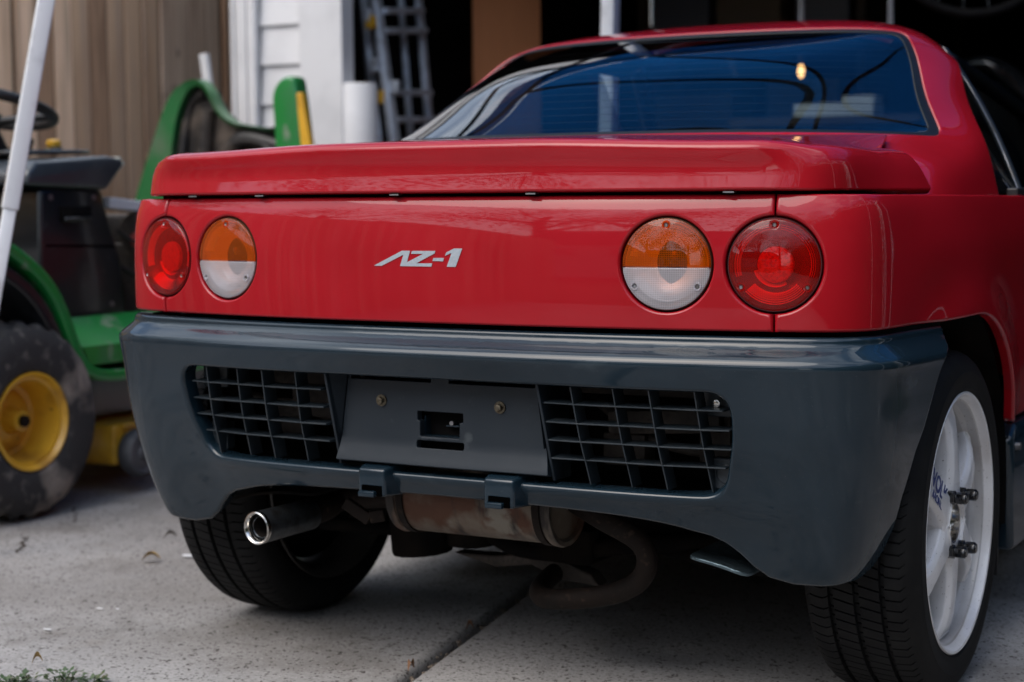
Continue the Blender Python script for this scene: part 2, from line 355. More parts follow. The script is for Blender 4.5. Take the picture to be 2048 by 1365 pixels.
def patch(name, S, outer, holes=(), m=None, parent=None, step=.012, r=.004, thick=.006, bstep=.008, flip=False, mw=None, metric=(1,1)):
    """surface sheet S(uv) trimmed by an outline and holes, rolled edges of radius r, edge depth thick, exact normals"""
    M = np.array(metric, float)
    loops = [densify(np.array(outer)*M, bstep)]+[densify(np.array(h)*M, bstep) for h in holes]
    O, Hs = loops[0], loops[1:]
    lo, hi = O.min(0), O.max(0); gx = np.arange(lo[0]+step/2, hi[0], step); gy = np.arange(lo[1]+step/2, hi[1], step)
    G = np.stack(np.meshgrid(gx, gy), -1).reshape(-1, 2)+RNG.uniform(-.02, .02, (len(gx)*len(gy), 2))*step
    def ok(P):
        k = inside(P, O)
        for h in Hs: k &= ~inside(P, h)
        return k
    G = G[ok(G)]; d, _ = bdist(G, loops); G = G[d > r+step*.35]
    pts = [G]
    for fr in ((.10, .35, .65, 1.02) if r > 0 else ()):
        for L in loops:
            T = np.roll(L, -1, 0)-np.roll(L, 1, 0); T /= np.linalg.norm(T, axis=1)[:,None]+1e-12; Nn = np.stack([-T[:,1], T[:,0]], 1)
            for sg in (1, -1):
                Q = L+Nn*fr*r*sg; Q = Q[ok(Q)]
                if len(Q): dd, _ = bdist(Q, loops); pts.append(Q[np.abs(dd-fr*r) < .12*r])
    V = []; E = []; 
    for L in loops:
        k = len(V); V += [Vector(p) for p in L]; E += [(k+i, k+(i+1)%len(L)) for i in range(len(L))]
    V += [Vector(p) for Q in pts for p in Q]
    vs, es, fs, *_ = delaunay_2d_cdt(V, E, [], 0, 1e-7)
    U = np.array([tuple(v) for v in vs]); T = np.array([f for f in fs if len(f) == 3])
    cen = U[T].mean(1); T = T[ok(cen)]
    a = U[T[:,1]]-U[T[:,0]]; b = U[T[:,2]]-U[T[:,0]]; T = T[np.abs(a[:,0]*b[:,1]-a[:,1]*b[:,0]) > 1e-10]
    d, near = bdist(U, loops)
    SS = lambda P: S(P/M)
    e = 2e-4
    def nrm(P):
        n = np.cross(SS(P+[e,0])-SS(P-[e,0]), SS(P+[0,e])-SS(P-[0,e])); n /= np.linalg.norm(n, axis=1)[:,None]+1e-15
        return -n if flip else n
    n = nrm(U); P3 = SS(U)
    g = near-U; gl = np.linalg.norm(g, axis=1)
    onb = gl < 1e-6
    if onb.any():            # on the edge: direction out of the sheet
        idx = np.where(onb)[0]; Q = U[idx]; tr = np.zeros_like(Q); found = np.zeros(len(Q), bool); bestd = np.full(len(Q), -1.)
        for t in np.linspace(0, 2*PI, 16, endpoint=False):
            dv = np.array([math.cos(t), math.sin(t)])*max(r*.5, .001); q = Q+dv; k = ok(q); dd, _ = bdist(q, loops); dd = np.where(k, dd, -1)
            b = dd > bestd; tr[b] = -dv; bestd[b] = dd[b]
        g[idx] = tr; gl[idx] = np.linalg.norm(tr, axis=1)
    gd = g/(gl[:,None]+1e-12)
    od = SS(U+gd*e)-SS(U-gd*e); od -= n*(od*n).sum(1)[:,None]; od /= np.linalg.norm(od, axis=1)[:,None]+1e-15
    if r > 0:
        sn = np.clip((r-d)/r, 0, .97); cs = np.sqrt(1-sn**2); dep = r*(1-np.sqrt(np.clip(1-np.clip((r-d)/r, 0, 1)**2, 0, 1)))
    else: sn = np.zeros(len(U)); cs = np.ones(len(U)); dep = sn
    PT = P3-n*dep[:,None]; NT = n*cs[:,None]+od*sn[:,None]
    fn = np.cross(PT[T[:,1]]-PT[T[:,0]], PT[T[:,2]]-PT[T[:,0]]); k = (fn*NT[T].mean(1)).sum(1) < 0; T[k] = T[k][:,::-1]
    Vv = list(PT); Nv = list(NT); F = [tuple(t) for t in T]
    # skirt along the edges
    from collections import Counter
    if thick:
        cnt = Counter(); 
        for t in T:
            for i in range(3): cnt[tuple(sorted((t[i], t[(i+1)%3])))] += 1
        be = [e_ for e_, c in cnt.items() if c == 1]; mp_ = {}
        for a_, b_ in be:
            for q in (a_, b_):
                if q not in mp_: mp_[q] = len(Vv); Vv += [PT[q], PT[q]-n[q]*thick]; Nv += [od[q], od[q]]
            A, B = mp_[a_], mp_[b_]; f = (A, B, B+1, A+1)
            fnn = np.cross(Vv[B]-Vv[A], Vv[A+1]-Vv[A])
            if fnn@(Nv[A]+Nv[B]) < 0: f = f[::-1]
            F.append(f)
    Nv = np.array(Nv); Nv /= np.linalg.norm(Nv, axis=1)[:,None]
    return mesh(name, Vv, F, m, parent, normals=Nv, mw=mw)
def to_px(P):
    d = np.asarray(P)-CAM; z = d@_f; return np.stack([1024+FPX*(d@_r)/z, 682.5-FPX*(d@_u)/z], -1)
def trace(S, pts, g):                        # surface parameters of points seen in the photograph, on the real surface
    out = []; g = np.array(g, float)
    for q in pts:
        for _ in range(40):
            e = 1e-4; p = to_px(S(np.array([g, g+[e,0], g+[0,e]]))); J = np.stack([(p[1]-p[0])/e, (p[2]-p[0])/e], 1); r_ = np.array(q)-p[0]
            st = np.linalg.lstsq(J, r_, rcond=1e-3)[0]; st *= min(1, .03/(np.linalg.norm(st)+1e-9)); g = g+st
            if np.abs(r_).max() < .3: break
        else: print('trace?', q, g, r_)
        out.append(tuple(g))
    return out
def axes(o, zdir, up=(0,0,1)):               # matrix at o, local Z along zdir, local Y near up
    z = np.array(zdir, float); z /= np.linalg.norm(z); u = np.array(up, float); x = np.cross(u, z); x /= np.linalg.norm(x); y = np.cross(z, x)
    m = Matrix.Identity(4)
    for i in range(3): m[i][0] = x[i]; m[i][1] = y[i]; m[i][2] = z[i]; m[i][3] = o[i]
    return m
def copy_tree(o, parent=None):
    c = o.copy(); COL.objects.link(c)
    if parent: c.parent = parent
    for ch in list(o.children): copy_tree(ch, c)
    return c

# ---------------------------------------------------------------- ground and driveway
def sheet(name, x0, x1, y0, y1, z, m, parent=None):
    return mesh(name, [(x0,y0,z),(x1,y0,z),(x1,y1,z),(x0,y1,z)], [(0,1,2,3)], m, parent)
tag(sheet('ground', -150, 150, -150, 150, -.06, soil_m), kind='structure')
# slabs: joint line runs through (-.283,.847) and (-.135,.086)
jd = np.array([.148, -.761]); jd /= np.linalg.norm(jd); jn = np.array([-jd[1], jd[0]])  # jn points to +x
jp = np.array([-.135, .086])
drive = tag(empty('driveway'), kind='structure')
def slab(name, c0, c1, l0, l1, bev=.012, z=0, tilt=0):
    pts = [jp+jn*c0+jd*l0, jp+jn*c1+jd*l0, jp+jn*c1+jd*l1, jp+jn*c0+jd*l1]
    b = MB(); b.prism([tuple(p) for p in pts], -.12, z, 'z')
    return b.build(name, concrete_m, drive, bevel=bev, seg=3, smooth=40)
W_ = 1.62
slab('concrete_slab', -.006-2.9, -.010, -9.0, 1.55, .016)
slab('concrete_slab', .010, 2.6, -9.0, 5.0, .013)
slab('concrete_slab', -.006-2.9, -.010, 1.57, 6.5, .016)
slab('concrete_slab', .010, 2.6, 5.02, 9.5, .013)
slab('concrete_slab', -2.93-1.6, -2.93, -9, 6.5, .013)
# debris in the joint
b = MB()
for k in range(260):
    t = random.uniform(-1.2, 1.3); p = jp+jd*t+jn*random.gauss(0, .006); s_ = random.uniform(.0015, .004)
    b.box((p[0], p[1], -.016+random.uniform(-.003, .006)), (s_*2, s_*1.5, s_), Matrix.Rotation(random.uniform(0, 6), 3, 'Z'))
b.build('joint_grit', mat('grit', (.12,.085,.06), .9, noise=(200, (.3,.25,.2), .4, .7)), drive)['kind'] = 'stuff'
b = MB(); a_ = jp+jd*-8.5; c_ = jp+jd*6
b.bar((a_[0], a_[1], -.035), (c_[0], c_[1], -.035), .024, .02); b.build('joint_filler', mat('joint_dirt', (.03,.022,.016), .95, noise=(90, (.07,.05,.035), .4, .7), bump=(90, .8, .006)), drive)
# hairline cracks by the mower wheel
def crack(pts, w=.004):
    V = []; F = []
    P = []
    for i in range(len(pts)-1):
        a, b_ = np.array(pts[i]), np.array(pts[i+1])
        for k in range(6): P.append(a+(b_-a)*k/6+RNG.normal(0, .006, 2))
    for i, p in enumerate(P):
        ww = w*random.uniform(.3, 1.2); V += [(p[0]-ww, p[1], .0015), (p[0]+ww, p[1], .0015)]
        if i: F.append((2*i-2, 2*i-1, 2*i+1, 2*i))
    mesh('crack', V, F, MAT['joint_dirt'], drive)
crack([hit(150, 1015, 'z', 0)[:2], hit(150, 1045, 'z', 0)[:2], hit(120, 1052, 'z', 0)[:2]])
crack([hit(60, 1075, 'z', 0)[:2], hit(45, 1095, 'z', 0)[:2], hit(30, 1110, 'z', 0)[:2]], .006)
pw = mat('white_paint_spot', (.7,.7,.7), .7)
def blob(name, c, rx, ry, m, z=.004, n=14, parent=drive):
    V = [(c[0], c[1], z)]; V += [(c[0]+rx*random.uniform(.6,1.1)*math.cos(t), c[1]+ry*random.uniform(.6,1.1)*math.sin(t), z) for t in np.linspace(0, 2*PI, n, endpoint=False)]
    return mesh(name, V, [(0, i+1, (i+1)%n+1) for i in range(n)], m, parent)
for q in ((378, 1115, .020, .012), (200, 1221, .010, .004), (235, 1222, .005, .003), (95, 1263, .012, .004)):
    blob('paint_spot', hit(q[0], q[1], 'z', 0), q[2], q[3], pw)

# ================================================================= the red sports car
car = tag(empty('sports_car', (0, .44, 0)), 'small red sports car with grey bumper and round tail lamps, nose into the garage', 'car')
cm = Matrix.Translation((0, -.44, 0))           # parts are modelled in place, shifted into the car's own frame
def CP(*a, **k): return patch(*a, parent=car, mw=cm, **k)
half = [(0,-.047),(.2,-.043),(.384,-.026),(.50,-.007),(.575,.010),(.622,.032),(.650,.066),(.663,.115),(.673,.19),(.685,.30),(.694,.44),(.697,.62),(.697,.8),(.69,1.2),(.68,1.8),(.67,2.4),(.64,2.8)]
class Plan:
    def __init__(s, half):
        h = np.array(half); full = np.r_[np.c_[-h[::-1,0], h[::-1,1]][:-1], h]
        c = spline(full, 6000); d = np.r_[0, np.cumsum(np.linalg.norm(np.diff(c, axis=0), axis=1))]; d -= np.interp(0, c[:,0], d)
        s.d, s.c = d, c; T = np.gradient(c, axis=0); T /= np.linalg.norm(T, axis=1)[:,None]; s.n = np.stack([T[:,1], -T[:,0]], 1)
    def P(s, t): return np.stack([np.interp(t, s.d, s.c[:,0]), np.interp(t, s.d, s.c[:,1])], 1)
    def N(s, t): n = np.stack([np.interp(t, s.d, s.n[:,0]), np.interp(t, s.d, s.n[:,1])], 1); return n/np.linalg.norm(n, axis=1)[:,None]
    def at_x(s, x): i = len(s.d)//2; return float(np.interp(x, s.c[i:,0][:3000], s.d[i:][:3000])) if x >= 0 else -s.at_x(-x)
    def at_y(s, y):
        i = np.argmin(np.abs(s.d-.45)); return float(np.interp(y, s.c[i:,1], s.d[i:]))
body = Plan(half)
_rz = pchip([.36,.50,.597,.64,.70,.745,.770,.782,.79], [-.03,-.008,-.001,0,-.0005,-.004,-.009,-.014,-.020])
ARC_Y, ARC_Z, ARC_R = .44, .272, .325
def S_body(U):
    s, z = U[:,0], U[:,1]; a = np.abs(s); P = body.P(s); y = P[:,1]
    o = _rz(z)*(1-.3*sstep(.7, 1.0, a))
    dd = np.hypot(y-ARC_Y, z-ARC_Z); side = sstep(.72, .92, a)
    o = o+side*(.016*np.exp(-((dd-ARC_R)/.055)**2)+.010*np.exp(-((z-.70)/.06)**2)-.006)
    Q = P+body.N(s)*o[:,None]; return np.c_[Q, z]
XR, XA, LZ, LR = .533, .384, .689, .0675
sR, sA = body.at_x(XR), body.at_x(XA)
def hole(s0, r=LR, n=56): return np.array(arc(s0, LZ, r, 0, 360, n, False))
TOP, BOT = .787, .597
g_ = .0010
# rear panel between the two seams: its outline takes half of each outer lamp hole
half_a = lambda sg, a0, a1: [(sg*sR+(LR)*math.cos(math.radians(t)), LZ+LR*math.sin(math.radians(t))) for t in np.linspace(a0, a1, 28)]
r_out = [(-sR+g_, BOT), (sR-g_, BOT)]+half_a(1, 269.2, 90.8)+[(sR-g_, TOP), (-sR+g_, TOP)]+half_a(-1, 89.2, -89.2)
CP('rear_panel', S_body, r_out, [hole(sA), hole(-sA)], paint, r=.0045, thick=.010, step=.013)
# rear wings: corner and flank, with the wheel arch cut out
def sy(y, sg=1): return sg*body.at_y(y)
def wing(sg):
    pts = [(sR+g_, TOP), (sR+g_, LZ+LR)]+[(sR+LR*math.cos(math.radians(t)), LZ+LR*math.sin(math.radians(t))) for t in np.linspace(89.2, -89.2, 28)]+[(sR+g_, BOT)]
    a0 = math.degrees(math.acos((BOT-ARC_Z)/ARC_R))
    pts += [(sy(ARC_Y-ARC_R*math.sin(math.radians(a0))), BOT)]
    for t in np.linspace(-a0+4, 67, 30): pts.append((sy(ARC_Y+ARC_R*math.sin(math.radians(t))), ARC_Z+ARC_R*math.cos(math.radians(t))))
    pts += [(sy(ARC_Y+ARC_R)-.004, .392), (sy(1.05), .392), (sy(1.05), TOP-.008)]
    if sg < 0: pts = [(-p[0], p[1]) for p in pts][::-1]
    return CP('rear_wing', S_body, pts, (), paint, r=.005, thick=.012, step=.018)
wing(1); wing(-1)
def door(sg):
    pts = [(sg*sy(1.054), .392), (sg*sy(2.0), .392), (sg*sy(2.0), TOP-.008), (sg*sy(1.054), TOP-.008)]
    CP('door', S_body, pts if sg > 0 else pts[::-1], (), paint, r=.005, thick=.01, step=.04, bstep=.03)
door(1); door(-1)
def fw(sg):
    pts = [(sy(2.004), .30), (sy(2.34), .30)]+[(sy(2.68-.32*math.cos(math.radians(t))), .27+.32*math.sin(math.radians(t))) for t in range(8, 172, 8)]+[(sy(2.99), .3), (body.d[-1]-.002, .3), (body.d[-1]-.002, .66), (sy(2.004), TOP-.008)]
    if sg < 0: pts = [(-p[0], p[1]) for p in pts][::-1]
    try: CP('front_wing', S_body, pts, (), paint, r=.005, thick=.01, step=.04, bstep=.03)
    except Exception as ex: print('fw', ex)
half2 = [h for h in half]
fw(1); fw(-1)
# dark body behind the gaps
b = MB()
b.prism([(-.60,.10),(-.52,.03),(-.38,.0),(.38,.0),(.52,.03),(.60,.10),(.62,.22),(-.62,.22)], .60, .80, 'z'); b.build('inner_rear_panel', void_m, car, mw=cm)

# ---- bumper: profile of (offset, height) along v
half_b = [(0,-.047),(.2,-.043),(.384,-.028),(.50,-.012),(.58,.004),(.628,.028),(.654,.064),(.667,.115),(.677,.19),(.688,.29),(.694,.40)]
bp_ = Plan(half_b)
_vk = [.18,.215,.25,.30,.34,.38,.44,.51,.545,.556,.564,.572,.590,.598,.604,.618]
_zk = pchip(_vk, [.18,.215,.25,.30,.34,.38,.44,.51,.543,.5520,.5575,.5612,.5745,.5775,.5815,.5945])
_oc = pchip(_vk, [-.105,-.092,-.080,-.060,-.042,-.027,-.004,.014,.0220,.0235,.0215,.0175,.0005,-.0032,-.0045,-.0055])
_oe = pchip(_vk, [-.090,-.070,-.040,-.018,-.006,.003,.012,.018,.0220,.0235,.0215,.0175,.0005,-.0032,-.0045,-.0055])
def S_bump(U):
    s, v = U[:,0], U[:,1]; a = np.abs(s); w = sstep(.45, .75, a)
    o = _oc(v)*(1-w)+_oe(v)*w-.012*sstep(.40, .0, a)*sstep(.56, .51, v)
    o += .004*np.exp(-((v-.352)/.012)**2)*sstep(.5, .4, a)
    # lobe under-roll
    Q = bp_.P(s)+bp_.N(s)*o[:,None]; return np.c_[Q, _zk(v)]
bz = [(0,.324),(.30,.318),(.36,.312),(.405,.303),(.44,.288),(.472,.266),(.500,.246),(.535,.232),(.58,.226),(.63,.224),(.68,.227),(.715,.238),(.74,.258)]
cz = spline(bz, 60)
edge_r = [(p[0], p[1]) for p in cz]
lobe = trace(S_bump, [(1390,1068),(1420,1076),(1450,1090),(1478,1111),(1504,1136),(1538,1160),(1587,1174),(1638,1178),(1678,1175),(1717,1162),(1748,1134),(1770,1101),(1790,1056),(1807,995),(1821,950),(1834,904),(1850,860),(1863,814),(1882,748),(1898,705)], (.45,.28))
print([tuple(np.round(q,3)) for q in lobe])
se = lambda y: bp_.at_y(y)
side_r = [(se(.150), .300), (se(.175), .340), (se(.205), .390), (se(.235), .440), (se(.265), .500), (se(.288), .545), (se(.300), .566), (se(.302), .590), (se(.302), .614)]
right = [q for q in edge_r if q[0] < lobe[0][0]-.012]+lobe+[(se(.300)+.004, .590), (se(.302)+.004, .614)]
outl = right+[(-p[0], p[1]) for p in right[::-1]][:-1]
op = roundpoly([(.470,.3615),(.476,.43),(.468,.5125),(-.468,.5125),(-.476,.43),(-.462,.3615)], [.030,.02,.034,.034,.02,.030], 8)
op = [(p[0], p[1]) for p in roundpoly([(.458,.3610),(.480,.450),(.476,.5125),(-.476,.5125),(-.480,.450),(-.440,.3610)][::1], [.030,.02,.034,.034,.02,.034], 8)]
op = roundpoly([(.462,.3610),(.481,.450),(.478,.5125),(-.478,.5125),(-.481,.450),(-.462,.3610)], [.032,.03,.034,.034,.03,.032], 8)
CP('rear_bumper', S_bump, outl, [op], bumper_m, r=.007, thick=.022, step=.012)
bumper = [o for o in car.children if o.name.startswith('rear_bumper')][0]
def sb(x): return bp_.at_x(abs(x))*(1 if x >= 0 else -1)
def on_bump(x, v, dep=0.):
    U = np.array([[sb(x), v]]); p = S_bump(U)[0]; e = 1e-3
    n = np.cross(S_bump(U+[e,0])[0]-S_bump(U-[e,0])[0], S_bump(U+[0,e])[0]-S_bump(U-[0,e])[0]); n /= np.linalg.norm(n)
    return p-n*dep, n
# tow-hook guards on the lower lip
for sg in (-1, 1):
    x0, x1 = (.086, .137) if sg > 0 else (-.1385, -.0895)
    b = MB(); f = -.020; zt, zb = .3665, .3235
    V = [(x0,f,zb),(x1,f-.001,zb),(x1,f-.001,zt),(x0,f,zt),(x0-.010,.035,zb-.001),(x1+.013,.035,zb-.001),(x1+.012,.030,zt+.012),(x0-.008,.030,zt+.012)]
    b.add(V, [(0,3,2,1),(4,5,6,7),(0,1,5,4),(3,7,6,2),(0,4,7,3),(1,2,6,5)])
    g = b.build('hook_guard', bumper_m, bumper, bevel=.005, seg=4, smooth=40)
    b = MB(); b.box(((x0+x1)/2+.002, f-.0010, zb+.0095), (.036, .004, .016)); b.build('hook_slot_shade', MAT.get('slot_shade') or mat('slot_shade', (.001,.001,.001), 1, spec=0), g)  # flat black block stands in for the shade inside the slot
    b = MB(); b.box(((x0+x1)/2-.003, f-.005, zb+.005), (.029, .014, .009)); b.build('hook_tab', bumper_m, g, bevel=.002, smooth=40)
for o in bumper.children: o.matrix_local = Matrix.Identity(4)

# ---- number plate recess (no plate fitted)
def S_plate(U): x, z = U[:,0], U[:,1]; return np.c_[x, -.001+.25*np.clip(.4135-z, 0, 1)*-1*sstep(.43, .38, z)+.06*x*x, z]
po = roundpoly([(-.1885,.3755),(.1885,.3755),(.1815,.414),(.168,.512),(-.168,.512),(-.1815,.414)], [.002]*6, 3)
rect = lambda x0, x1, z0, z1, r=.003: roundpoly([(x0,z0),(x1,z0),(x1,z1),(x0,z1)], r, 4)
latch = roundpoly([(-.036,.4195),(.034,.4195),(.034,.444),(.0405,.444),(.0405,.4585),(-.0405,.4585),(-.0405,.444),(-.036,.444)], [.002]*8, 3)
CP('plate_mount', S_plate, po, [latch, rect(-.042,.042,.4025,.4135), rect(-.163,-.016,.5035,.5088,.001), rect(.016,.163,.5035,.5088,.001)], plate_m, r=.0014, thick=.012, step=.016)
pm = [o for o in car.children if o.name.startswith('plate_mount')][0]
b = MB(); b.box((0,.045,.44), (.09,.004,.05)); b.box((0,.03,.4185), (.07,.03,.003)); b.box((-.0365,.03,.435), (.003,.03,.03)); b.box((.0345,.03,.435), (.003,.03,.03))
b.box((.012,.026,.436), (.022,.02,.002)); b.build('latch_recess', bumper_m, pm)
b = MB(); b.box((0,.032,.455), (.25,.004,.12)); b.build('plate_backing', void_m, pm)
b = MB(); b.tube([(.010,.016,.440),(.010,.030,.440)], .0035, 10); b.build('latch_pin', steel, pm)
for x in (-.105, .105):
    b = MB(); b.tube([(x,-.0005,.4715),(x,-.003,.4715)], .0092, 20); w = b.build('washer', brass, pm, smooth=40)
    b = MB(); b.tube([(x,-.003,.4715),(x,-.0095,.4715)], .0058, 6); b.build('bolt', brass, w, bevel=.0008, smooth=30)
# side cheeks between plate recess and grilles
for sg in (-1, 1):
    yt, yb = -.038, .008
    b = MB(); xs, xb = .1885*sg, .1925*sg
    V = [(xs,yt,.513),(xs,.060,.513),(xb,.060,.366),(xb,yb,.366),(xs-.0045*sg,yt,.513),(xs-.0045*sg,.060,.513),(xb-.0045*sg,.060,.366),(xb-.0045*sg,yb,.366)]
    b.add(V, [(0,1,2,3),(7,6,5,4),(0,4,5,1),(1,5,6,2),(2,6,7,3),(3,7,4,0)])
    b.build('divider', plate_m, pm, bevel=.0012, smooth=30)
    # slanted inner cheek
    c_ = MB(); c_.add([(xs-.006*sg,yt+.006,.5125),(.169*sg,.0005,.512),(.1825*sg,.0005,.415),(xs-.0065*sg,yt+.030,.415)], [(0,1,2,3)]); c_.build('cheek', plate_m, pm)
for o in pm.children: o.matrix_local = Matrix.Identity(4)

# ---- grilles: each slat its own piece
def plane_y(z, x): # front plane of the slats, just inside the bumper face
    return float(on_bump(x, z, .010)[0][1])
for sg in (-1, 1):
    g = empty('grille', (0,0,0), parent=car); g.matrix_local = cm
    xo = .4815
    for i, z in enumerate((.487,.4585,.431,.403)):
        b = MB(); xs = [.196+ (xo-.006 - (.004 if i else .01) -(.012 if i == 3 else 0) -.196)*t for t in np.linspace(0, 1, 7)]
        V = []; F = []
        for x in xs:
            y = plane_y(z, x)+.002*math.sin(x*40+i)
            for dy, dz in ((0,-.0010),(0,.0010),(.034,.0022),(.034,-.0022)): V.append((sg*x, y+dy, z+dz))
        for k in range(6):
            for j in range(4): a, c = k*4+j, k*4+(j+1)%4; F.append((a, c, c+4, a+4))
        F += [(0,1,2,3), (24,25,26,27)]
        b.add(V, F).build('slat', grille_m, g, bevel=.0005, seg=1)
    for i, x in enumerate((.243,.306,.362,.426)):
        b = MB(); V = []; F = []; zs = np.linspace(.5125, .366, 7); big = i%2 == 0 if sg > 0 else i%2 == 1
        for z in zs:
            xx = x+.010*(.5125-z)/.15; y = plane_y(z, x)+(-.0008 if big else .004)
            for dy, dx in ((0,-.0010),(0,.0010),(.030,.0018),(.030,-.0018)): V.append((sg*(xx+dx), y+dy, z))
        for k in range(6):
            for j in range(4): a, c = k*4+j, k*4+(j+1)%4; F.append((a, c, c+4, a+4))
        F += [(0,1,2,3), (24,25,26,27)]
        b.add(V, F).build('upright', grille_m, g)
    b = MB(); b.tube([(sg*.446,-.006+.012,.494),(sg*.446,.004+.012,.494)], .0062, 14); sc = b.build('screw', chrome if sg > 0 else void_m, g, smooth=40, bevel=.001)
    b = MB(); b.box((sg*.446, .022, .492), (.05,.006,.036)); b.build('screw_tab', grille_m, g, bevel=.002)
    b = MB(); b.box((sg*.452, .040, .392), (.040,.02,.044)); b.tube([(sg*.452,.028,.392),(sg*.452,.031,.392)], .014, 18); b.build('lower_tab', grille_m, g, bevel=.002)
# cavity behind the grilles with crossmember, radiator shroud
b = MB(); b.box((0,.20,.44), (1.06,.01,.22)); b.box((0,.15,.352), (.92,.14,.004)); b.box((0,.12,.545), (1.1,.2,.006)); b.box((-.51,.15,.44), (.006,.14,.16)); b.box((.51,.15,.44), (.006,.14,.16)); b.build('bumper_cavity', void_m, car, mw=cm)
cav = mat('cavity_dusty_metal', (.035,.027,.022), .7, .2, noise=[(20, (.07,.055,.045), .5, .7, 8), (120, (.02,.016,.013), .5, .7)])
for c_, d_, rr_ in (((.33,.095,.452),(.18,.02,.035),-.06),((.30,.13,.50),(.30,.03,.03),0),((.26,.12,.405),(.07,.04,.05),0),((.40,.14,.43),(.05,.05,.09),0),((-.30,.11,.49),(.20,.03,.028),0),((-.27,.10,.45),(.14,.03,.05),0),((-.36,.13,.42),(.06,.04,.06),0),((-.22,.13,.44),(.05,.03,.10),0)):
    b = MB(); b.box(c_, d_, Matrix.Rotation(rr_, 3, 'Y')); b.build('engine_bay_bracket', cav, car, mw=cm, bevel=.004, smooth=40)
for P_ in ([(.2,.14,.47),(.3,.12,.42),(.46,.14,.40)], [(-.46,.12,.45),(-.34,.13,.43),(-.2,.12,.40)]):
    b = MB(); b.tube(spline(P_, 12), .0085, 8); b.build('engine_bay_hose', cav, car, mw=cm, smooth=60)

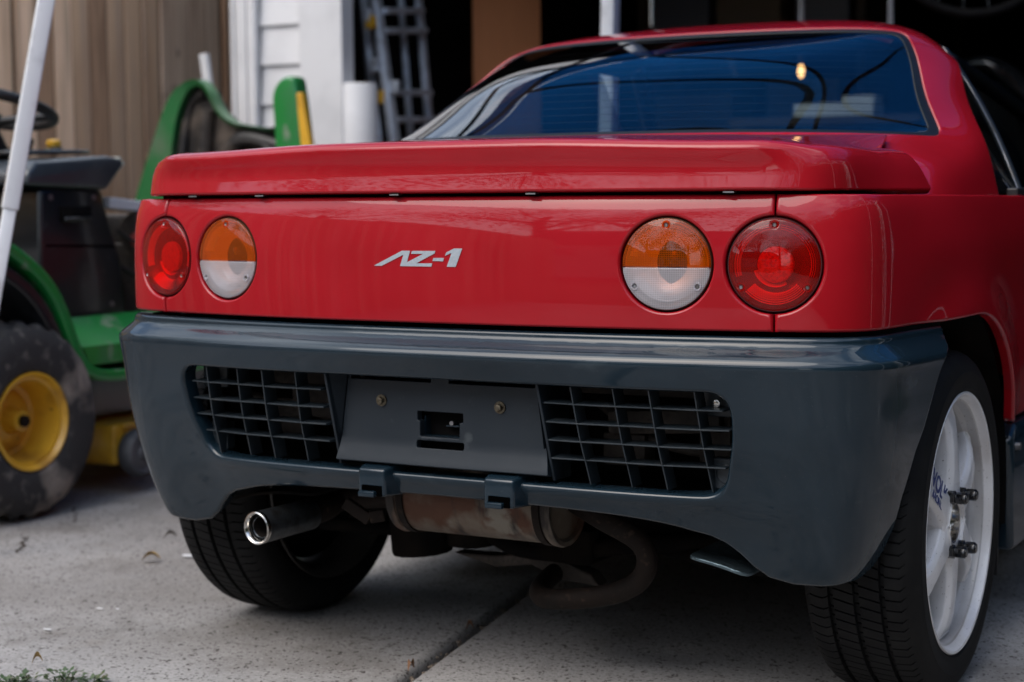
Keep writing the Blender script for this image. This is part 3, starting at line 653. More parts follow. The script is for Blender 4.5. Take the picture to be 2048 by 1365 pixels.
# ---- lamps
def dome(rad, h): return lambda U: np.c_[U[:,0], U[:,1], h*(1-(U[:,0]**2+U[:,1]**2)/rad**2)]
LENS = .0640
bossa = (90, 214, -34)
def lamp_frame(s0):
    U = np.array([[s0, LZ]]); p = S_body(U)[0]; e = .03
    n = np.cross(S_body(U+[e,0])[0]-S_body(U-[e,0])[0], S_body(U+[0,e])[0]-S_body(U-[0,e])[0]); n /= np.linalg.norm(n)
    return p, n
for s0 in (-sR, -sA, sA, sR):
    p, n = lamp_frame(s0); tail = abs(s0) > .45
    m_ = cm@axes(p-n*.0035, n)
    b = MB(); prof = [(-.028,.001),(-.027,.014),(-.022,.032),(-.014,.048),(-.008,.056),(-.003,.0585),(-.003,.0600)]
    b.lathe(prof, 48, 'z'); L = b.build('tail_lamp' if tail else 'indicator_lamp', silver if tail else (MAT.get('indicator_reflector') or mat('indicator_reflector', (.62,.60,.58), .3, .8)), car, smooth=60, mw=m_)
    b = MB(); b.lathe([(-.006,.0588),(-.002,.0610),(-.002,.0640),(-.006,.0652),(-.030,.0652)], 56, 'z'); b.build('lamp_rim', (mat('red_lamp_rim', (.035,.003,.004), .35, coat=.4) if tail and 'red_lamp_rim' not in MAT else MAT.get('red_lamp_rim')) if tail else (MAT.get('grey_lamp_rim') or mat('grey_lamp_rim', (.06,.035,.02), .35, coat=.4)), L, smooth=50)
    b = MB(); b.lathe([(-.006,.0765),(-.020,.0765),(-.020,.0600),(-.040,.0600),(-.040,.0)], 40, 'z'); b.build('lamp_bucket', seal_m, L)
    # stepped reflector flutes, seen bright through the lens
    if tail:
        for r0, r1, a0, a1, cnt in ((.0385,.0545,222,318,6),(.0475,.0555,98,198,3),(.0475,.0555,-18,82,3),(.026,.031,196,300,1)):
            b = MB()
            for k in range(cnt):
                rr = r0+(r1-r0)*(k+.5)/cnt; w = (r1-r0)/cnt*.46; P = arc(0,0,rr-w,a0,a1,16); Q = arc(0,0,rr+w,a0,a1,16); zz = -.010-.014*(1-rr/.056)
                V = [(x,y,zz-.004) for x,y in P]+[(x,y,zz+.005) for x,y in Q]; b.add(V, [(i,i+1,i+17,i+16) for i in range(15)])
            b.build('reflector_flute', flute_m, L)
        b = MB(); b.lathe([(-.012,0),(-.010,.020),(-.011,.0245),(-.016,.0255)], 36, 'z'); b.build('reflector_core', redrefl, L, smooth=50)
        bo = [(LENS*.0+.0545*math.cos(math.radians(a)), .0545*math.sin(math.radians(a))) for a in bossa]
        patch('lens', dome(LENS, .0105), arc(0,0,LENS,0,360,64,False), [arc(x,y,.0036,0,360,12,False) for x,y in bo], red_lens, L, r=.004, thick=.003, step=.006, bstep=.005)
    else:
        yc = -.0045
        b = MB()
        for k in range(5):
            rr = .036+.0034*k; P = arc(0,0,rr,200,340,18); Q = arc(0,0,rr+.0022,200,340,18); V = [(x,y,-.013+.001*k) for x,y in P]+[(x,y,-.008+.001*k) for x,y in Q]; b.add(V, [(i,i+1,i+19,i+18) for i in range(17)])
        for k in range(3):
            rr = .0465+.0030*k; P = arc(0,0,rr,12,168,24); Q = arc(0,0,rr+.0026,12,168,24); V = [(x,y,-.0145+.002*k) for x,y in P]+[(x,y,-.0075+.0015*k) for x,y in Q]; b.add(V, [(i,i+1,i+25,i+24) for i in range(23)])
        b.build('reflector_flute', flute_m, L)
        b = MB(); b.lathe([(-.019,0),(-.012,.006),(-.010,.0001)], 16, 'z', c=(.008,.012,0)); b.build('bulb', silver, L, smooth=60)
        ca = math.degrees(math.asin(yc/LENS))
        up = arc(0,0,LENS,ca+.5,180-ca-.5,44); lo = arc(0,0,LENS,180-ca+.3,360+ca-.3,44)
        bo = [(.0545*math.cos(math.radians(a)), .0545*math.sin(math.radians(a))) for a in bossa]
        patch('amber_lens', dome(LENS, .0095), up, [arc(*bo[0],.0036,0,360,12,False)], amber_lens, L, r=.0016, thick=.004, step=.006, bstep=.005)
        patch('clear_lens', dome(LENS, .0095), lo, [arc(*bo[1],.0036,0,360,12,False), arc(*bo[2],.0036,0,360,12,False)], clear_lens, L, r=.0016, thick=.004, step=.006, bstep=.005)
    for a in bossa:
        x, y = .0545*math.cos(math.radians(a)), .0545*math.sin(math.radians(a)); zz = .0105*(1-.0545**2/LENS**2)
        b = MB(); b.lathe([(zz-.006,.0032),(zz+.0006,.0036),(zz+.0008,.0056),(zz-.001,.0064)], 20, 'z', c=(x,y,0)); bs = b.build('screw_boss', red_lens if tail else (amber_lens if a == 90 else clear_lens), L, smooth=50)
        b = MB(); b.lathe([(zz-.0015,.0001),(zz-.0015,.0018),(zz-.0003,.0028),(zz-.004,.0030)], 14, 'z', c=(x,y,0)); b.build('screw', steel if a != 999 else steel, L, smooth=50)

# ---- badge, flat film letters on the rear panel
def S_badge(U): p = S_body(U); return p+np.array([[0,-.0009,0]])
# traced letter outlines in panel coordinates
bx = lambda q: [(body.at_x(abs(h[0]))*(1 if h[0] >= 0 else -1), h[2]) for h in [hit(720+x*240/2048, 470+y*240/2048, 'y', -.046) for x, y in q]]
glyphs = [
 [(245,525),(720,272),(862,272),(808,470),(1086,325),(878,325),(893,275),(1290,275),(1280,318),(968,487),(1240,487),(1226,543),(690,535),(748,340),(375,530)],
 [(1262,395),(1438,395),(1424,452),(1244,448)],
 [(1458,360),(1478,300),(1612,234),(1748,234),(1640,548),(1488,546),(1570,308)]]
for q in glyphs:
    CP('badge', S_badge, bx(q), (), badge_m, r=0, thick=.0006, step=.01, bstep=.004)

# ---- engine lid with raised spoiler edge
half_l = [(0,-.045),(.2,-.041),(.384,-.025),(.48,-.011),(.540,.004),(.582,.028),(.606,.068),(.617,.12),(.628,.19),(.637,.28),(.643,.385),(.645,.45)]
lp = Plan(half_l); sL = lp.at_y(.385)
_vf = [0,.014,.032,.048,.058,.066,.072,.078,.09]
f_oc = pchip(_vf, [.001,-.002,-.0045,-.003,-.0005,.0005,-.0020,-.0075,-.0200]); f_zc = pchip(_vf, [.7915,.805,.822,.838,.848,.8558,.8612,.8650,.8676])
f_os = pchip(_vf, [0,-.0015,-.004,-.0085,-.013,-.018,-.023,-.030,-.046]); f_zs = pchip(_vf, [.7895,.803,.820,.834,.8415,.8465,.8493,.8513,.8535])
def S_lid(U):
    s, v = U[:,0], U[:,1]; a = np.abs(s); w = sstep(.500, .612, a); vf = np.minimum(v, .09)
    o = f_oc(vf)*(1-w)+f_os(vf)*w-.034*sstep(.66, .88, a)*(vf/.09); z = f_zc(vf)*(1-w)+f_zs(vf)*w-.0085*sstep(.15, .50, a)*(1-w)*np.clip((vf-.01)/.05, 0, 1)
    E = np.c_[lp.P(s)+lp.N(s)*o[:,None], z]
    f = np.clip((v-.09)/.45, 0, 1); q = s/sL; xb = .52*q
    B = np.c_[xb, .445+.115*(xb/.52)**2, .886-.006*(xb/.52)**2]
    ff = f[:,None]; D = B-E
    P = E+D*ff
    P[:,2] = E[:,2]+(B[:,2]-E[:,2])*(1-(1-f)**1.25)
    return P
CP('engine_lid', S_lid, roundpoly([(-sL,0),(sL,0),(sL,.54),(-sL,.54)], [.004]*4, 3), (), paint, r=.0035, thick=.006, step=.014)
b = MB(); b.prism([(-.59,.07),(-.52,.035),(-.38,.0),(.38,.0),(.52,.035),(.59,.07),(.61,.34),(-.61,.34)], .781, .800, 'z'); b.build('lid_gutter', void_m, car, mw=cm)
for x in (-.46,-.31,-.05,.18,.47):
    b = MB(); y = body.P(np.array([body.at_x(abs(x))]))[0,1]; b.box((x, y+.008, .788), (.016,.010,.0022)); b.build('lid_clip', steel, car, mw=cm)

# ---- cabin shell lofted through levels
rows = [
 [(0,.30,.772),(.26,.305,.772),(.47,.325,.772),(.600,.350,.772),(.640,.42,.772),(.648,.60,.772),(.650,.80,.772)],
 [(0,.38,.835),(.25,.39,.835),(.45,.425,.835),(.575,.47,.835),(.612,.56,.833),(.626,.70,.833),(.628,.83,.833)],
 [(0,.445,.886),(.24,.465,.886),(.42,.535,.884),(.525,.635,.881),(.571,.735,.879),(.594,.81,.879),(.603,.87,.879)],
 [(0,.567,.957),(.225,.590,.957),(.395,.675,.956),(.478,.785,.955),(.520,.865,.954),(.540,.92,.953),(.549,.965,.952)],
 [(0,.738,1.037),(.210,.758,1.037),(.370,.828,1.035),(.446,.92,1.031),(.482,.97,1.027),(.502,1.01,1.024),(.513,1.04,1.020)],
 [(0,.975,1.101),(.175,.98,1.100),(.325,.995,1.096),(.412,1.015,1.086),(.450,1.04,1.073),(.472,1.06,1.059),(.485,1.08,1.044)],
 [(0,1.15,1.134),(.160,1.15,1.132),(.295,1.155,1.125),(.370,1.16,1.111),(.408,1.16,1.095),(.434,1.165,1.077),(.448,1.17,1.060)],
 [(0,1.46,1.140),(.12,1.46,1.137),(.21,1.455,1.126),(.265,1.44,1.108),(.300,1.42,1.090),(.325,1.40,1.072),(.345,1.38,1.052)]]
uc = np.array([0,.25,.45,.60,.70,.78,.85]); vr = np.array([0,.09,.17,.28,.40,.51,.62,.92])
ucf = np.r_[-uc[::-1][:-1], uc]
_rowcs = []
for rw in rows:
    h = np.array(rw); full = np.r_[(h[::-1]*[-1,1,1])[:-1], h]; _rowcs.append(CS(ucf, full))
_vb = CS(vr, np.eye(8))
def S_cab(U):
    R_ = np.stack([c(U[:,0]) for c in _rowcs], 1); W = _vb(U[:,1]); return (R_*W[:,:,None]).sum(1)
gl = roundpoly([(-.690,.176),(.690,.176),(.614,.522),(-.614,.522)], [.030,.030,.05,.05], 10)
roofh = [roundpoly([(sg*.08,.66),(sg*.60,.66),(sg*.60,.88),(sg*.08,.88)], .02, 4) for sg in (-1, 1)]
cabo = [(-.85,0),(.85,0),(.85,.92),(-.85,.92)]
CP('cabin_shell', S_cab, cabo, [gl]+roofh, paint, r=.005, thick=.008, step=.016, metric=(.95,1))
def shrink(poly, cx, cy, kx, ky): return [(cx+(p[0]-cx)*kx, cy+(p[1]-cy)*ky) for p in poly]
def off(S, d):
    def f(U):
        e = 2e-4; n = np.cross(S(U+[e,0])-S(U-[e,0]), S(U+[0,e])-S(U-[0,e])); n /= np.linalg.norm(n, axis=1)[:,None]; return S(U)-n*d
    return f
gin = shrink(gl, 0, .339, .962, .925)
CP('window_seal', off(S_cab, .0035), shrink(gl, 0, .339, 1.004, 1.008), [gin], seal_m, r=.003, thick=.004, step=.02, metric=(.95,1))
CP('rear_window', off(S_cab, .0055), shrink(gl, 0, .339, .985, .975), (), auto_glass, r=0, thick=0, step=.02, metric=(.95,1))
for h_ in roofh: CP('roof_glass', off(S_cab, .004), h_, (), auto_glass, r=0, thick=0, step=.04, metric=(.95,1))
# defroster wires
b = MB()
for k in range(13):
    v = .20+.021*k; U = np.c_[np.linspace(-.56, .56, 40), np.full(40, v)]; b.tube(off(S_cab, .0066)(U), .0004, 4, False)
d_ = b.build('defroster', mat('defroster_wire', (.05,.03,.02), .5), car, mw=cm); d_['kind'] = 'stuff'
# inner lining so the shell reads dark from behind the glass
li = CP('cabin_lining', off(S_cab, .016), [(-.84,.10),(.84,.10),(.84,.91),(-.84,.91)], [shrink(gl,0,.339,.97,.96)]+[shrink(h_, np.mean(h_[:,0]), .77, .96, .96) for h_ in roofh], interior_m, r=0, thick=0, step=.04, metric=(.95,1))
# interior: bulkhead, seats, dashboard, steering wheel, pillars
b = MB(); b.box((0,1.0,.60), (1.16,.04,.46)); b.box((0,.85,.82), (1.0,.30,.02)); b.build('rear_bulkhead', interior_m, car, mw=cm)
for sg in (-1, 1):
    b = MB(); b.box((sg*.29,1.22,.66), (.42,.12,.52), Matrix.Rotation(-.25,3,'X')); s_ = b.build('seat', interior_m, car, mw=cm, bevel=.04, seg=3, smooth=60)
    b = MB(); b.box((sg*.29,1.30,.87), (.20,.07,.08), Matrix.Rotation(-.15,3,'X')); b.build('headrest', interior_m, s_, bevel=.03, seg=3, smooth=60)
b = MB(); b.box((0,2.02,.70), (1.16,.26,.16)); b.box((.29,1.92,.80), (.3,.12,.07)); b.build('dashboard', interior_m, car, mw=cm, bevel=.03, smooth=60)
b = MB(); P = [(.29+.17*math.cos(t), 1.78+.05*math.sin(t), .80+.16*math.sin(t)) for t in np.linspace(0, 2*PI, 32, endpoint=False)]; b.tube(P, .013, 8, closed=True); b.box((.29,1.78,.80), (.30,.02,.03)); b.build('steering_wheel', interior_m, car, mw=cm, smooth=60)
for sg in (-1, 1):
    b = MB(); b.tube(spline([(sg*.35,1.46,1.085),(sg*.45,1.75,.98),(sg*.58,2.12,.80)], 12), .018, 8); b.build('windscreen_pillar', black_m, car, mw=cm, smooth=60)
    b = MB(); b.add([(sg*.455,1.17,1.05),(sg*.445,1.48,1.065),(sg*.615,2.10,.79),(sg*.655,.85,.775)], [(0,1,2,3)]); b.build('door_glass', side_glass, car, mw=cm)
    A_, B_ = hit(1890,100,'y',1.12), hit(2043,394,'x',.652); P = [A_+(B_-A_)*t_+np.array([.010,0,.006])*math.sin(PI*t_) for t_ in (0,.33,.66,1)]
    P = [np.array([p[0]*sg, p[1], p[2]]) for p in P]
    b = MB(); b.tube(spline(P, 16), .0065, 8); b.build('window_frame', seal_m, car, mw=cm, smooth=60)
    b = MB(); P2 = [np.array(p)+[sg*.002,-.022,.004] for p in P]; b.tube(spline(P2, 16), .0012, 6); b.build('moulding_highlight', steel, car, mw=cm, smooth=60)  # thin steel line drawn along the black frame as its highlight
    b = MB(); b.bar((sg*.668,.80,.781), (sg*.662,2.1,.785), .02, .022); b.build('belt_moulding', black_m, car, mw=cm, bevel=.003)
b = MB(); b.bar((-.34,1.47,1.105), (.34,1.47,1.105), .04, .02); b.build('windscreen_header', black_m, car, mw=cm, bevel=.01)
b = MB(); b.add([(-.34,1.48,1.105),(.34,1.48,1.105),(.58,2.14,.80),(-.58,2.14,.80)], [(0,1,2,3)]); b.build('windscreen', glassy('windscreen_glass', (.8,.85,.85), 0), car, mw=cm)
# front lid and nose
def S_front(U):
    x, y = U[:,0], U[:,1]; t = np.clip((y-2.0)/1.2, 0, 1); return np.c_[x*(1-.10*t**3), y, .80-.02*t-.26*t**3-.05*(x/.66)**2]
CP('front_lid', S_front, roundpoly([(-.66,2.08),(.66,2.08),(.60,3.15),(-.60,3.15)], [.02,.02,.2,.2], 6), (), paint, r=.01, thick=.02, step=.06, bstep=.04)
b = MB(); b.prism([(2.7,.20),(3.2,.22),(3.2,.50),(2.9,.60),(2.7,.6)], -.62, .62, 'x'); b.build('front_bumper', paint, car, mw=cm, bevel=.05, seg=4, smooth=60)
# underbody and sills
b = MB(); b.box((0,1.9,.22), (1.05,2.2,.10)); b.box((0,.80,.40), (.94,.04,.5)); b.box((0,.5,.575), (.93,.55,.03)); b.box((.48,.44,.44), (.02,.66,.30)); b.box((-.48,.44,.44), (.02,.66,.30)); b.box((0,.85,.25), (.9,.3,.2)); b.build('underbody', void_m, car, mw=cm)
for sg in (-1, 1):
    P = [(ARC_Y+(ARC_R+.012)*math.sin(t), ARC_Z+(ARC_R+.012)*math.cos(t)) for t in np.linspace(-.78, 1.75, 24)]
    V = [(sg*.672, y, z) for y, z in P]+[(sg*.46, y, z) for y, z in P]; n = len(P)
    b = MB(); b.add(V, [(i, i+1, n+i+1, n+i) for i in range(n-1)]); b.build('arch_liner', void_m, car, mw=cm)
    b = MB(); b.prism([(.79,.16),(2.3,.15),(2.3,.375),(.81,.384),(.775,.36)], .60*sg, .682*sg, 'x'); sl = b.build('sill', bumper_m, car, mw=cm, bevel=.012, seg=3, smooth=50)
    b = MB(); b.tube([(.682*sg,.80,.345),(.690*sg,.80,.345)], .007, 10); b.build('sill_screw', steel, sl)
    b = MB(); b.box((.60*sg,.775,.25), (.12,.006,.26)); b.build('mud_flap', black_m, car, mw=cm)

# ---- wheels
def make_tyre():
    prof = [(-.012,.197),(-.006,.200),(-.001,.207),(.0005,.2085),(.0024,.2095),(.0030,.222),(.0038,.2235),(.0040,.236),(.0030,.2375),(.001,.248),(-.005,.2575),(-.013,.2640),(-.022,.2680)]
    gro = [(-.050,.0045),(-.0925,.005),(-.135,.0045)]; tr = []
    for gx, gw in gro: tr += [(gx+gw, 0),(gx+gw-.0012, .0068),(gx-gw+.0012, .0068),(gx-gw, 0)]
    xs = [(-.036,0)]+tr[:4]+[(-.064,0),(-.078,0)]+tr[4:8]+[(-.107,0),(-.121,0)]+tr[8:]+[(-.149,0)]
    for x, d in xs: u = (x+.0925)/.07; prof.append((x, .2718-.0028*u*u-d))
    prof += [(-.163,.2680),(-.172,.2640),(-.180,.2575),(-.186,.248),(-.188,.236),(-.187,.222),(-.183,.208),(-.178,.200),(-.172,.197)]
    prof = np.array(prof); prof[:,0] *= np.where(prof[:,0] < 0, .92, 1); P = len(prof); NP = 96; V = []; F = []; cols = []
    for k in range(NP): jit = .0; cols += [(k/NP, 0), ((k+.78+.05*math.sin(k*2.4))/NP, 0), ((k+.80+.05*math.sin(k*2.4))/NP, 1), ((k+.93+.05*math.sin(k*2.4))/NP, 1), ((k+.95+.05*math.sin(k*2.4))/NP, 0)]
    for t, d in cols:
        for i, (x, r) in enumerate(prof):
            a = 2*PI*t; rib = (x+.0925); slant = 0; dd = 0
            if -.165 < x < -.02:
                slant = (.35*(rib) if abs(rib) > .043 else 1.2*rib*np.sign(rib)*0+ .9*rib); 
                if d and r > .262: dd = .0035
            V.append((x, (r-dd)*math.cos(a+slant), (r-dd)*math.sin(a+slant)))
    K = len(cols)
    for k in range(K):
        j = (k+1)%K
        for i in range(P-1): F.append((k*P+i, k*P+i+1, j*P+i+1, j*P+i))
    me = bpy.data.meshes.new('tyre'); me.from_pydata(V, [], F); bm = bmesh.new(); bm.from_mesh(me); bmesh.ops.recalc_face_normals(bm, faces=bm.faces); bm.to_mesh(me); bm.free()
    me.polygons.foreach_set('use_smooth', [True]*len(me.polygons)); me.set_sharp_from_angle(angle=math.radians(28)); me.materials.append(rubber); return me
def make_wheel():
    w = empty('wheel', (0,0,0), parent=car)
    link('tyre', make_tyre(), None, w)
    b = MB(); b.lathe([(-.013,.1985),(-.004,.2035),(-.0005,.2050),(.0015,.2030),(.0005,.1995),(-.004,.1975),(-.010,.1950),(-.012,.1925)], 120, 'x')
    rim = b.build('rim', white_rim, w, smooth=40)
    b = MB(); b.lathe([(-.012,.1925),(-.0135,.1895),(-.026,.1870),(-.028,.1850),(-.033,.1815),(-.050,.1800)], 120, 'x'); b.build('rim_well', MAT.get('dusty_rim_well') or mat('dusty_rim_well', (.50,.49,.49), .4, 0, .3, .2, noise=[(9, (.33,.31,.30), .45, .7, 8), (200, (.14,.12,.10), .68, .72, 2)]), w, smooth=25)
    b = MB(); b.lathe([(-.050,.1815),(-.120,.1780),(-.150,.180),(-.172,.190),(-.178,.1985),(-.181,.2035),(-.177,.2045),(-.172,.1985)], 96, 'x'); b.build('rim_barrel', MAT.get('brake_dusted_rim') or mat('brake_dusted_rim', (.06,.055,.052), .4, .3, noise=[(12, (.03,.026,.022), .45, .7)]), w, smooth=40)
    b = MB(); b.lathe([(-.052,.064),(-.0135,.0625),(-.0105,.058),(-.0100,.036),(-.013,.0335),(-.060,.0325)], 64, 'x'); b.build('hub_face', white_rim, w, smooth=35)
    b = MB(); b.lathe([(-.016,.0335),(-.0095,.0328),(-.0100,.0295),(-.022,.0285),(-.024,.010),(-.020,.0)], 40, 'x'); b.build('hub_cap', chrome, w, smooth=40)
    # spoke
    prof = [(.044,.034,-.0080),(.062,.0300,-.0076),(.085,.0235,-.0076),(.115,.0215,-.0090),(.145,.0240,-.0120),(.164,.0310,-.0165),(.1770,.043,-.0225),(.1815,.0460,-.0260)]
    V = []; F = []
    for r, ww, x in prof:
        for tt, dx in ((-1,-.0075),(-.62,0),(.62,0),(1,-.0075)): V.append((x+dx, r, tt*ww))
        V += [(-.055, r, ww*.8), (-.055, r, -ww*.8)]
    for k in range(len(prof)-1):
        for j in range(6): a, c = k*6+j, k*6+(j+1)%6; F.append((a, c, c+6, a+6))
    F += [tuple(range(6)), tuple(range(42, 48))[::-1]]
    sm = None
    for k in range(6):
        if sm is None: s0 = MB().add(V, F).build('spoke', white_rim, w, bevel=.0025, seg=2, smooth=50); sm = s0.data
        else: s0 = link('spoke', sm, None, w)
        s0.rotation_euler.x = math.radians(30+60*k)+.0
        if k == 2:      # spoke pointing back and up carries the lettering
            pass
    b = MB(); b.lathe([(-.060,.0),(-.060,.105),(-.072,.108),(-.074,.172),(-.086,.174),(-.12,.172)], 48, 'x'); b.build('brake_disc', void_m, w, smooth=40)
    nm = None
    for k in range(4):
        if nm is None:
            b = MB(); b.tube([(-.014,0,0),(-.001,0,0)], .0112, 6); b.tube([(-.001,0,0),(.001,0,0)], .0082, 16); b.tube([(.001,0,0),(.0155,0,0)], .0098, 8); b.tube([(.0155,0,0),(.0175,0,0)], .0075, 16)
            n0 = b.build('lug_nut', mat('black_lug_nut', (.008,.008,.009), .22, .3, .6), w, bevel=.0008, smooth=30); nm = n0.data
        else: n0 = link('lug_nut', nm, None, w)
        n0.location = ((0,.030,.0395),(0,-.030,.0435),(0,-.031,-.0405),(0,.029,-.0445))[k]
    return w
def text_part(body_, size, m, parent, mw, ext=.0004, shear=0):
    cu = bpy.data.curves.new('lettering', 'FONT'); cu.body = body_; cu.size = size; cu.align_x = 'CENTER'; cu.extrude = ext; cu.shear = shear; cu.offset = size*.02
    o = bpy.data.objects.new('tmp', cu); COL.objects.link(o); me = bpy.data.meshes.new_from_object(o); bpy.data.objects.remove(o); me.name = 'lettering'
    me.materials.clear(); return link('lettering', me, m, parent, mw)
w0 = make_wheel(); w0.matrix_local = cm@Matrix.Translation((.680, ARC_Y, .272))
sp = 150
ang = math.radians(150); ry, rz = math.cos(ang), math.sin(ang)
# text runs from the rim towards the hub
for body_, sz, off_, hh in (('VOLK', .036, .0010, .118), ('RACING', .0165, -.0145, .120)):
    xd = Vector((0, -ry, -rz)); nd = Vector((1, 0, .0)); yd = nd.cross(xd)
    M_ = Matrix.Identity(4)
    for i in range(3): M_[i][0] = xd[i]; M_[i][1] = yd[i]; M_[i][2] = nd[i]; M_[i][3] = (Vector((-.0085, ry*hh, rz*hh))+yd*off_)[i]
    # lean back with the spoke face
    t_ = text_part(body_, sz, decal_m, w0, M_, .0003)
w1 = copy_tree(w0, car); w1.matrix_local = cm@Matrix.Translation((-.680, ARC_Y, .272))@Matrix.Rotation(PI, 4, 'Z')
for sg in (-1, 1):
    wf = copy_tree(w0, car); wf.matrix_local = cm@Matrix.Translation((.660*sg, 2.68, .272))@(Matrix.Rotation(PI, 4, 'Z') if sg < 0 else Matrix.Identity(4))

# ---- exhaust and bits below the bumper
b = MB(); b.lathe([(0,.0155),(-.10,.0195),(.0,.0215),(.0,.0272),(.0035,.0268),(.006,.0245),(.004,.0215)][2:], 40, 'y'); 
tp = hit(513, 1057, 'y', -.005)
td = np.array([-.10, -1, -.02]); td /= np.linalg.norm(td)
M_ = axes(tp, td)
b = MB(); b.lathe([(-.13,.0262),(-.004,.0270),(.0,.0262),(.0008,.0240),(-.002,.0218),(-.06,.0205)], 44, 'z'); tip = b.build('tailpipe_tip', mat('tip_dark_steel', (.10,.11,.12), .30, .9, noise=(40,(.05,.045,.04),.45,.7)), car, smooth=40, mw=cm@M_)
b = MB(); b.lathe([(-.015,.0206),(-.012,.0180),(-.014,.0165),(-.10,.0160),(-.10,0)], 32, 'z'); b.build('tip_liner', void_m, tip, smooth=40)
b = MB(); b.lathe([(-.006,.0274),(.0006,.0270),(.0016,.0250),(-.0012,.0216),(-.010,.0212)], 40, 'z'); b.build('tip_ring', chrome, tip, smooth=50)
b = MB(); b.lathe([(-.011,.0190),(-.0095,.0176),(-.011,.0165)], 32, 'z'); b.build('tip_inner_ring', MAT['tip_dark_steel'], tip, smooth=40)
b = MB(); q0 = tp-td*.10
b.tube(spline([q0, q0-td*.08+[.0,0,.004], (-.34,.215,.262), (-.26,.235,.272), (-.16,.200,.288), (-.12,.165,.295)], 26), .0205, 16); b.build('rear_pipe', rust2, car, smooth=60, mw=cm)
MY, MZ, MR = .130, .310, .066
mz = lambda x: MZ+.012*(x-.02)/.34*.0
b = MB(); x0, x1 = -.137, .146
b.lathe([(x0,.0),(x0,.058),(x0-.006,.062),(x0-.006,MR+.001),(x0,MR+.003),(x0+.008,MR+.002),(x0+.010,MR-.001),(x1-.010,MR-.001),(x1-.008,MR+.002),(x1,MR+.003),(x1+.006,MR+.001),(x1+.006,.060),(x1,.056),(x1,.0)], 56, 'x', c=(0,MY,MZ)); b.build('muffler', rust, car, smooth=35, mw=cm)
b = MB(); P = [(.140,.15,.315), hit(1225,1050,'y',.15), hit(1288,1095,'y',.16), hit(1290,1145,'y',.17), hit(1235,1185,'y',.19), hit(1150,1198,'y',.20), hit(1092,1197,'y',.22), hit(1085,1170,'y',.30), (.02,.55,.17)]
P[2] = np.array(P[2]); b.tube(spline(P, 50), .0170, 16); b.build('downpipe', rust2, car, smooth=60, mw=cm)
b = MB(); b.bar(hit(690,1005,'y',.10), hit(740,1040,'y',.11), .012, .020); b.bar(hit(740,1035,'y',.11), hit(770,1030,'y',.12), .012, .02); b.build('hanger_bracket', rust2, car, mw=cm, bevel=.002)
b = MB(); b.prism([(-.32,.25),(-.12,.22),(.30,.20),(.42,.26),(.42,.42),(-.32,.42)], .42, .75, 'y'); b.tube(spline([(-.18,.40,.21),(-.05,.36,.175),(.10,.38,.19),(.30,.42,.21)], 16), .016, 10); b.tube([(-.46,.44,.272),(-.2,.44,.26),(.2,.44,.26),(.46,.44,.272)], .02, 10)
b.tube([(-.27,.36,.27),(-.26,.36,.15)], .055, 14); b.tube([(-.17,.38,.27),(-.17,.38,.17)], .045, 14); b.box((.02,.42,.19), (.12,.14,.06)); b.build('gearbox', void_m, car, mw=cm, bevel=.025, seg=3, smooth=50)
b = MB(); b.prism([tuple(hit(x_, y_, 'y', .36)[[0,2]]) for x_, y_ in ((905,1105),(985,1112),(1090,1105),(1180,1150),(1200,1175),(1120,1160),(1060,1130),(990,1135))], .36, .40, 'y'); b.build('engine_mount', MAT['cavity_dusty_metal'], car, mw=cm, bevel=.004)
b = MB(); b.tube(spline([(-.44,.30,.20),(-.30,.38,.185),(-.05,.46,.20)], 10), .013, 8); b.build('suspension_link', void_m, car, mw=cm, smooth=60)
b = MB(); b.tube(spline([(.44,.30,.20),(.30,.38,.185),(.05,.46,.20)], 10), .013, 8); b.build('suspension_link', void_m, car, mw=cm, smooth=60)
for x_ in (-.118, .128):
    b = MB(); b.lathe([(-.006,MR-.001),(-.006,MR+.0022),(.006,MR+.0022),(.006,MR-.001)], 56, 'x', c=(x_,MY,MZ)); b.build('muffler_band', rust2, car, smooth=35, mw=cm)
def S_sh(U): x, y = U[:,0], U[:,1]; t = (x-.36)/.16; return np.c_[x, y, .262-.010*t-.030*t*t]
CP('heat_shield', S_sh, roundpoly([(.375,.07),(.47,.07),(.47,.20),(.375,.20)], .02, 4), (), mat('crumpled_foil', (.10,.14,.16), .35, .7, bump=(25,.8,.01)), r=.002, thick=.003, step=.02)
CP('heat_shield', lambda U: S_sh(U)*[-1,1,1]+[0,0,.03], roundpoly([(.30,.08),(.47,.08),(.47,.2),(.30,.2)], .02, 4), (), void_m, r=.002, thick=.003, step=.02)

